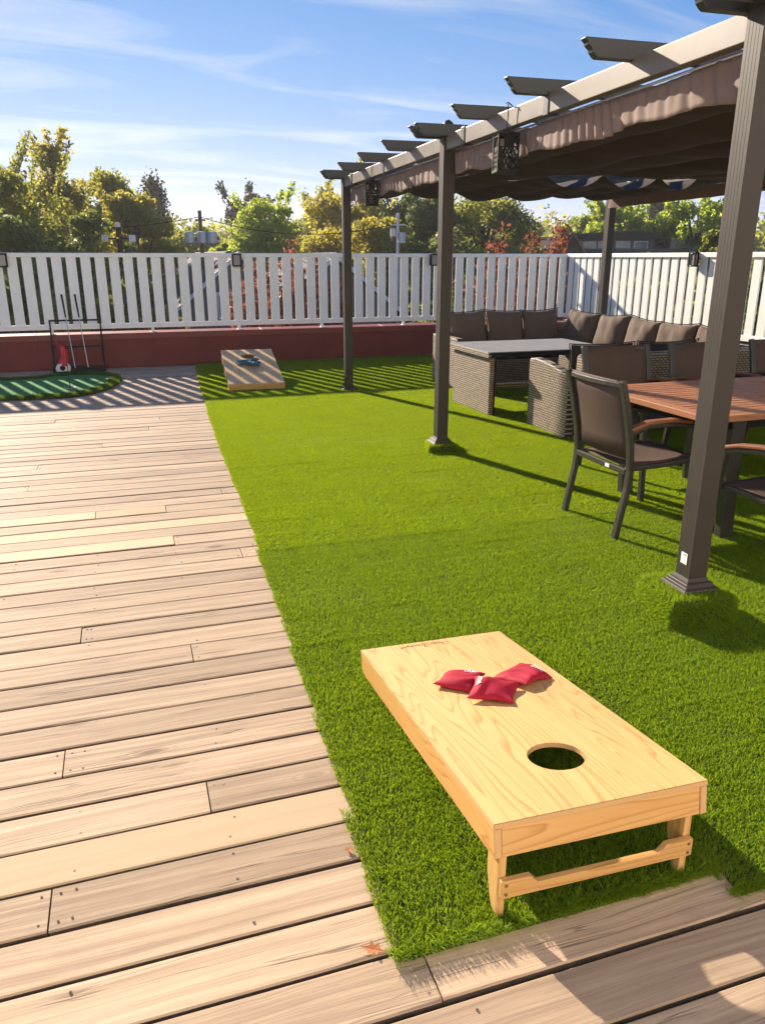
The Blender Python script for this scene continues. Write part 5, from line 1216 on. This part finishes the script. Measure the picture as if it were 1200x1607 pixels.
# distant wood closing the view between the nearer trees
g = np.random.default_rng(77); C = []; D = []; T = []
for k in range(90):
    px = -120 + 1460 * (k + g.uniform(0, 1)) / 90; d = g.uniform(85, 125); x, y = P_horizon(px, d); zt = z_at(px, g.uniform(332, 362) - (8 if 820 < px < 900 else 0), d); hh = zt - GZ; w = g.uniform(3.0, 5.0)
    nn = 900; v = g.normal(0, 1, (nn, 3)); v /= np.linalg.norm(v, axis=1)[:, None]; r_ = g.uniform(.5, 1, nn)[:, None] * (1 + .3 * np.sin(4 * v[:, :1] + k) * np.sin(5 * v[:, 2:] + k))
    C.append(np.array([x, y, GZ + hh * .55]) + v * r_ * np.array([w, w, hh * .45])); D.append(v); T.append(.4 + g.normal(0, .2, nn) + .2 * v[:, 2])
V, F = leaf_quads(np.concatenate(C), np.concatenate(D), .75, g)
wd = link(bpy.data.objects.new('distant_wood', np_mesh('distant_wood', V, F, M['lf_olive'], {'tint': np.repeat(np.clip(np.concatenate(T), 0, 1), 4)}))); tag(wd, 'mass of distant olive-green trees along the horizon', 'trees', kind='stuff')
# far hill
hm = MB(); nx = 160
pts = []
for i in range(nx + 1):
    a_ = R(-60 + 150 * i / nx); d = 420; pts.append((d * math.sin(a_), d * math.cos(a_), 11 + 3 * math.sin(i * .21) + 1.6 * math.sin(i * .63) + .7 * math.sin(i * 1.9) + 5 * math.exp(-((i - 96) / 9) ** 2)))
vs = [(x, y, GZ - .5) for x, y, z in pts] + [(x * 1.15, y * 1.15, z) for x, y, z in pts] + [(x * 1.6, y * 1.6, GZ - .5) for x, y, z in pts]
n = nx + 1; fs = [(i, i + 1, n + i + 1, n + i) for i in range(nx)] + [(n + i, n + i + 1, 2 * n + i + 1, 2 * n + i) for i in range(nx)]
t = NT('wooded_hill'); p = t.pos(); hc = t.mix(t.noise(p, .08, 5), (.06, .075, .06), (.11, .13, .09)); M['hill'] = t.done(t.pbsdf(hc, .95, 0, t.bump(t.noise(p, .12, 5), 1, 4), .1))  # greens greyed: distance haze is put into the hill colour
tag(MB().add(vs, fs).build('hills', M['hill']), kind='structure')

# air: faint warm haze over the whole place
hz = MB(); hz.box(-420, 420, -40, 460, GZ - 2.0, 23); ho = hz.build('haze', [])
hm_ = bpy.data.materials.new('haze_air'); hm_.use_nodes = True; ht = hm_.node_tree; ht.nodes.clear()
ov_ = ht.nodes.new('ShaderNodeOutputMaterial'); pv = ht.nodes.new('ShaderNodeVolumePrincipled'); pv.inputs['Color'].default_value = (.95, .95, .95, 1); pv.inputs['Density'].default_value = 0.0008; pv.inputs['Anisotropy'].default_value = .35
ht.links.new(pv.outputs[0], ov_.inputs['Volume']); ho.data.materials.append(hm_); tag(ho, kind='stuff')
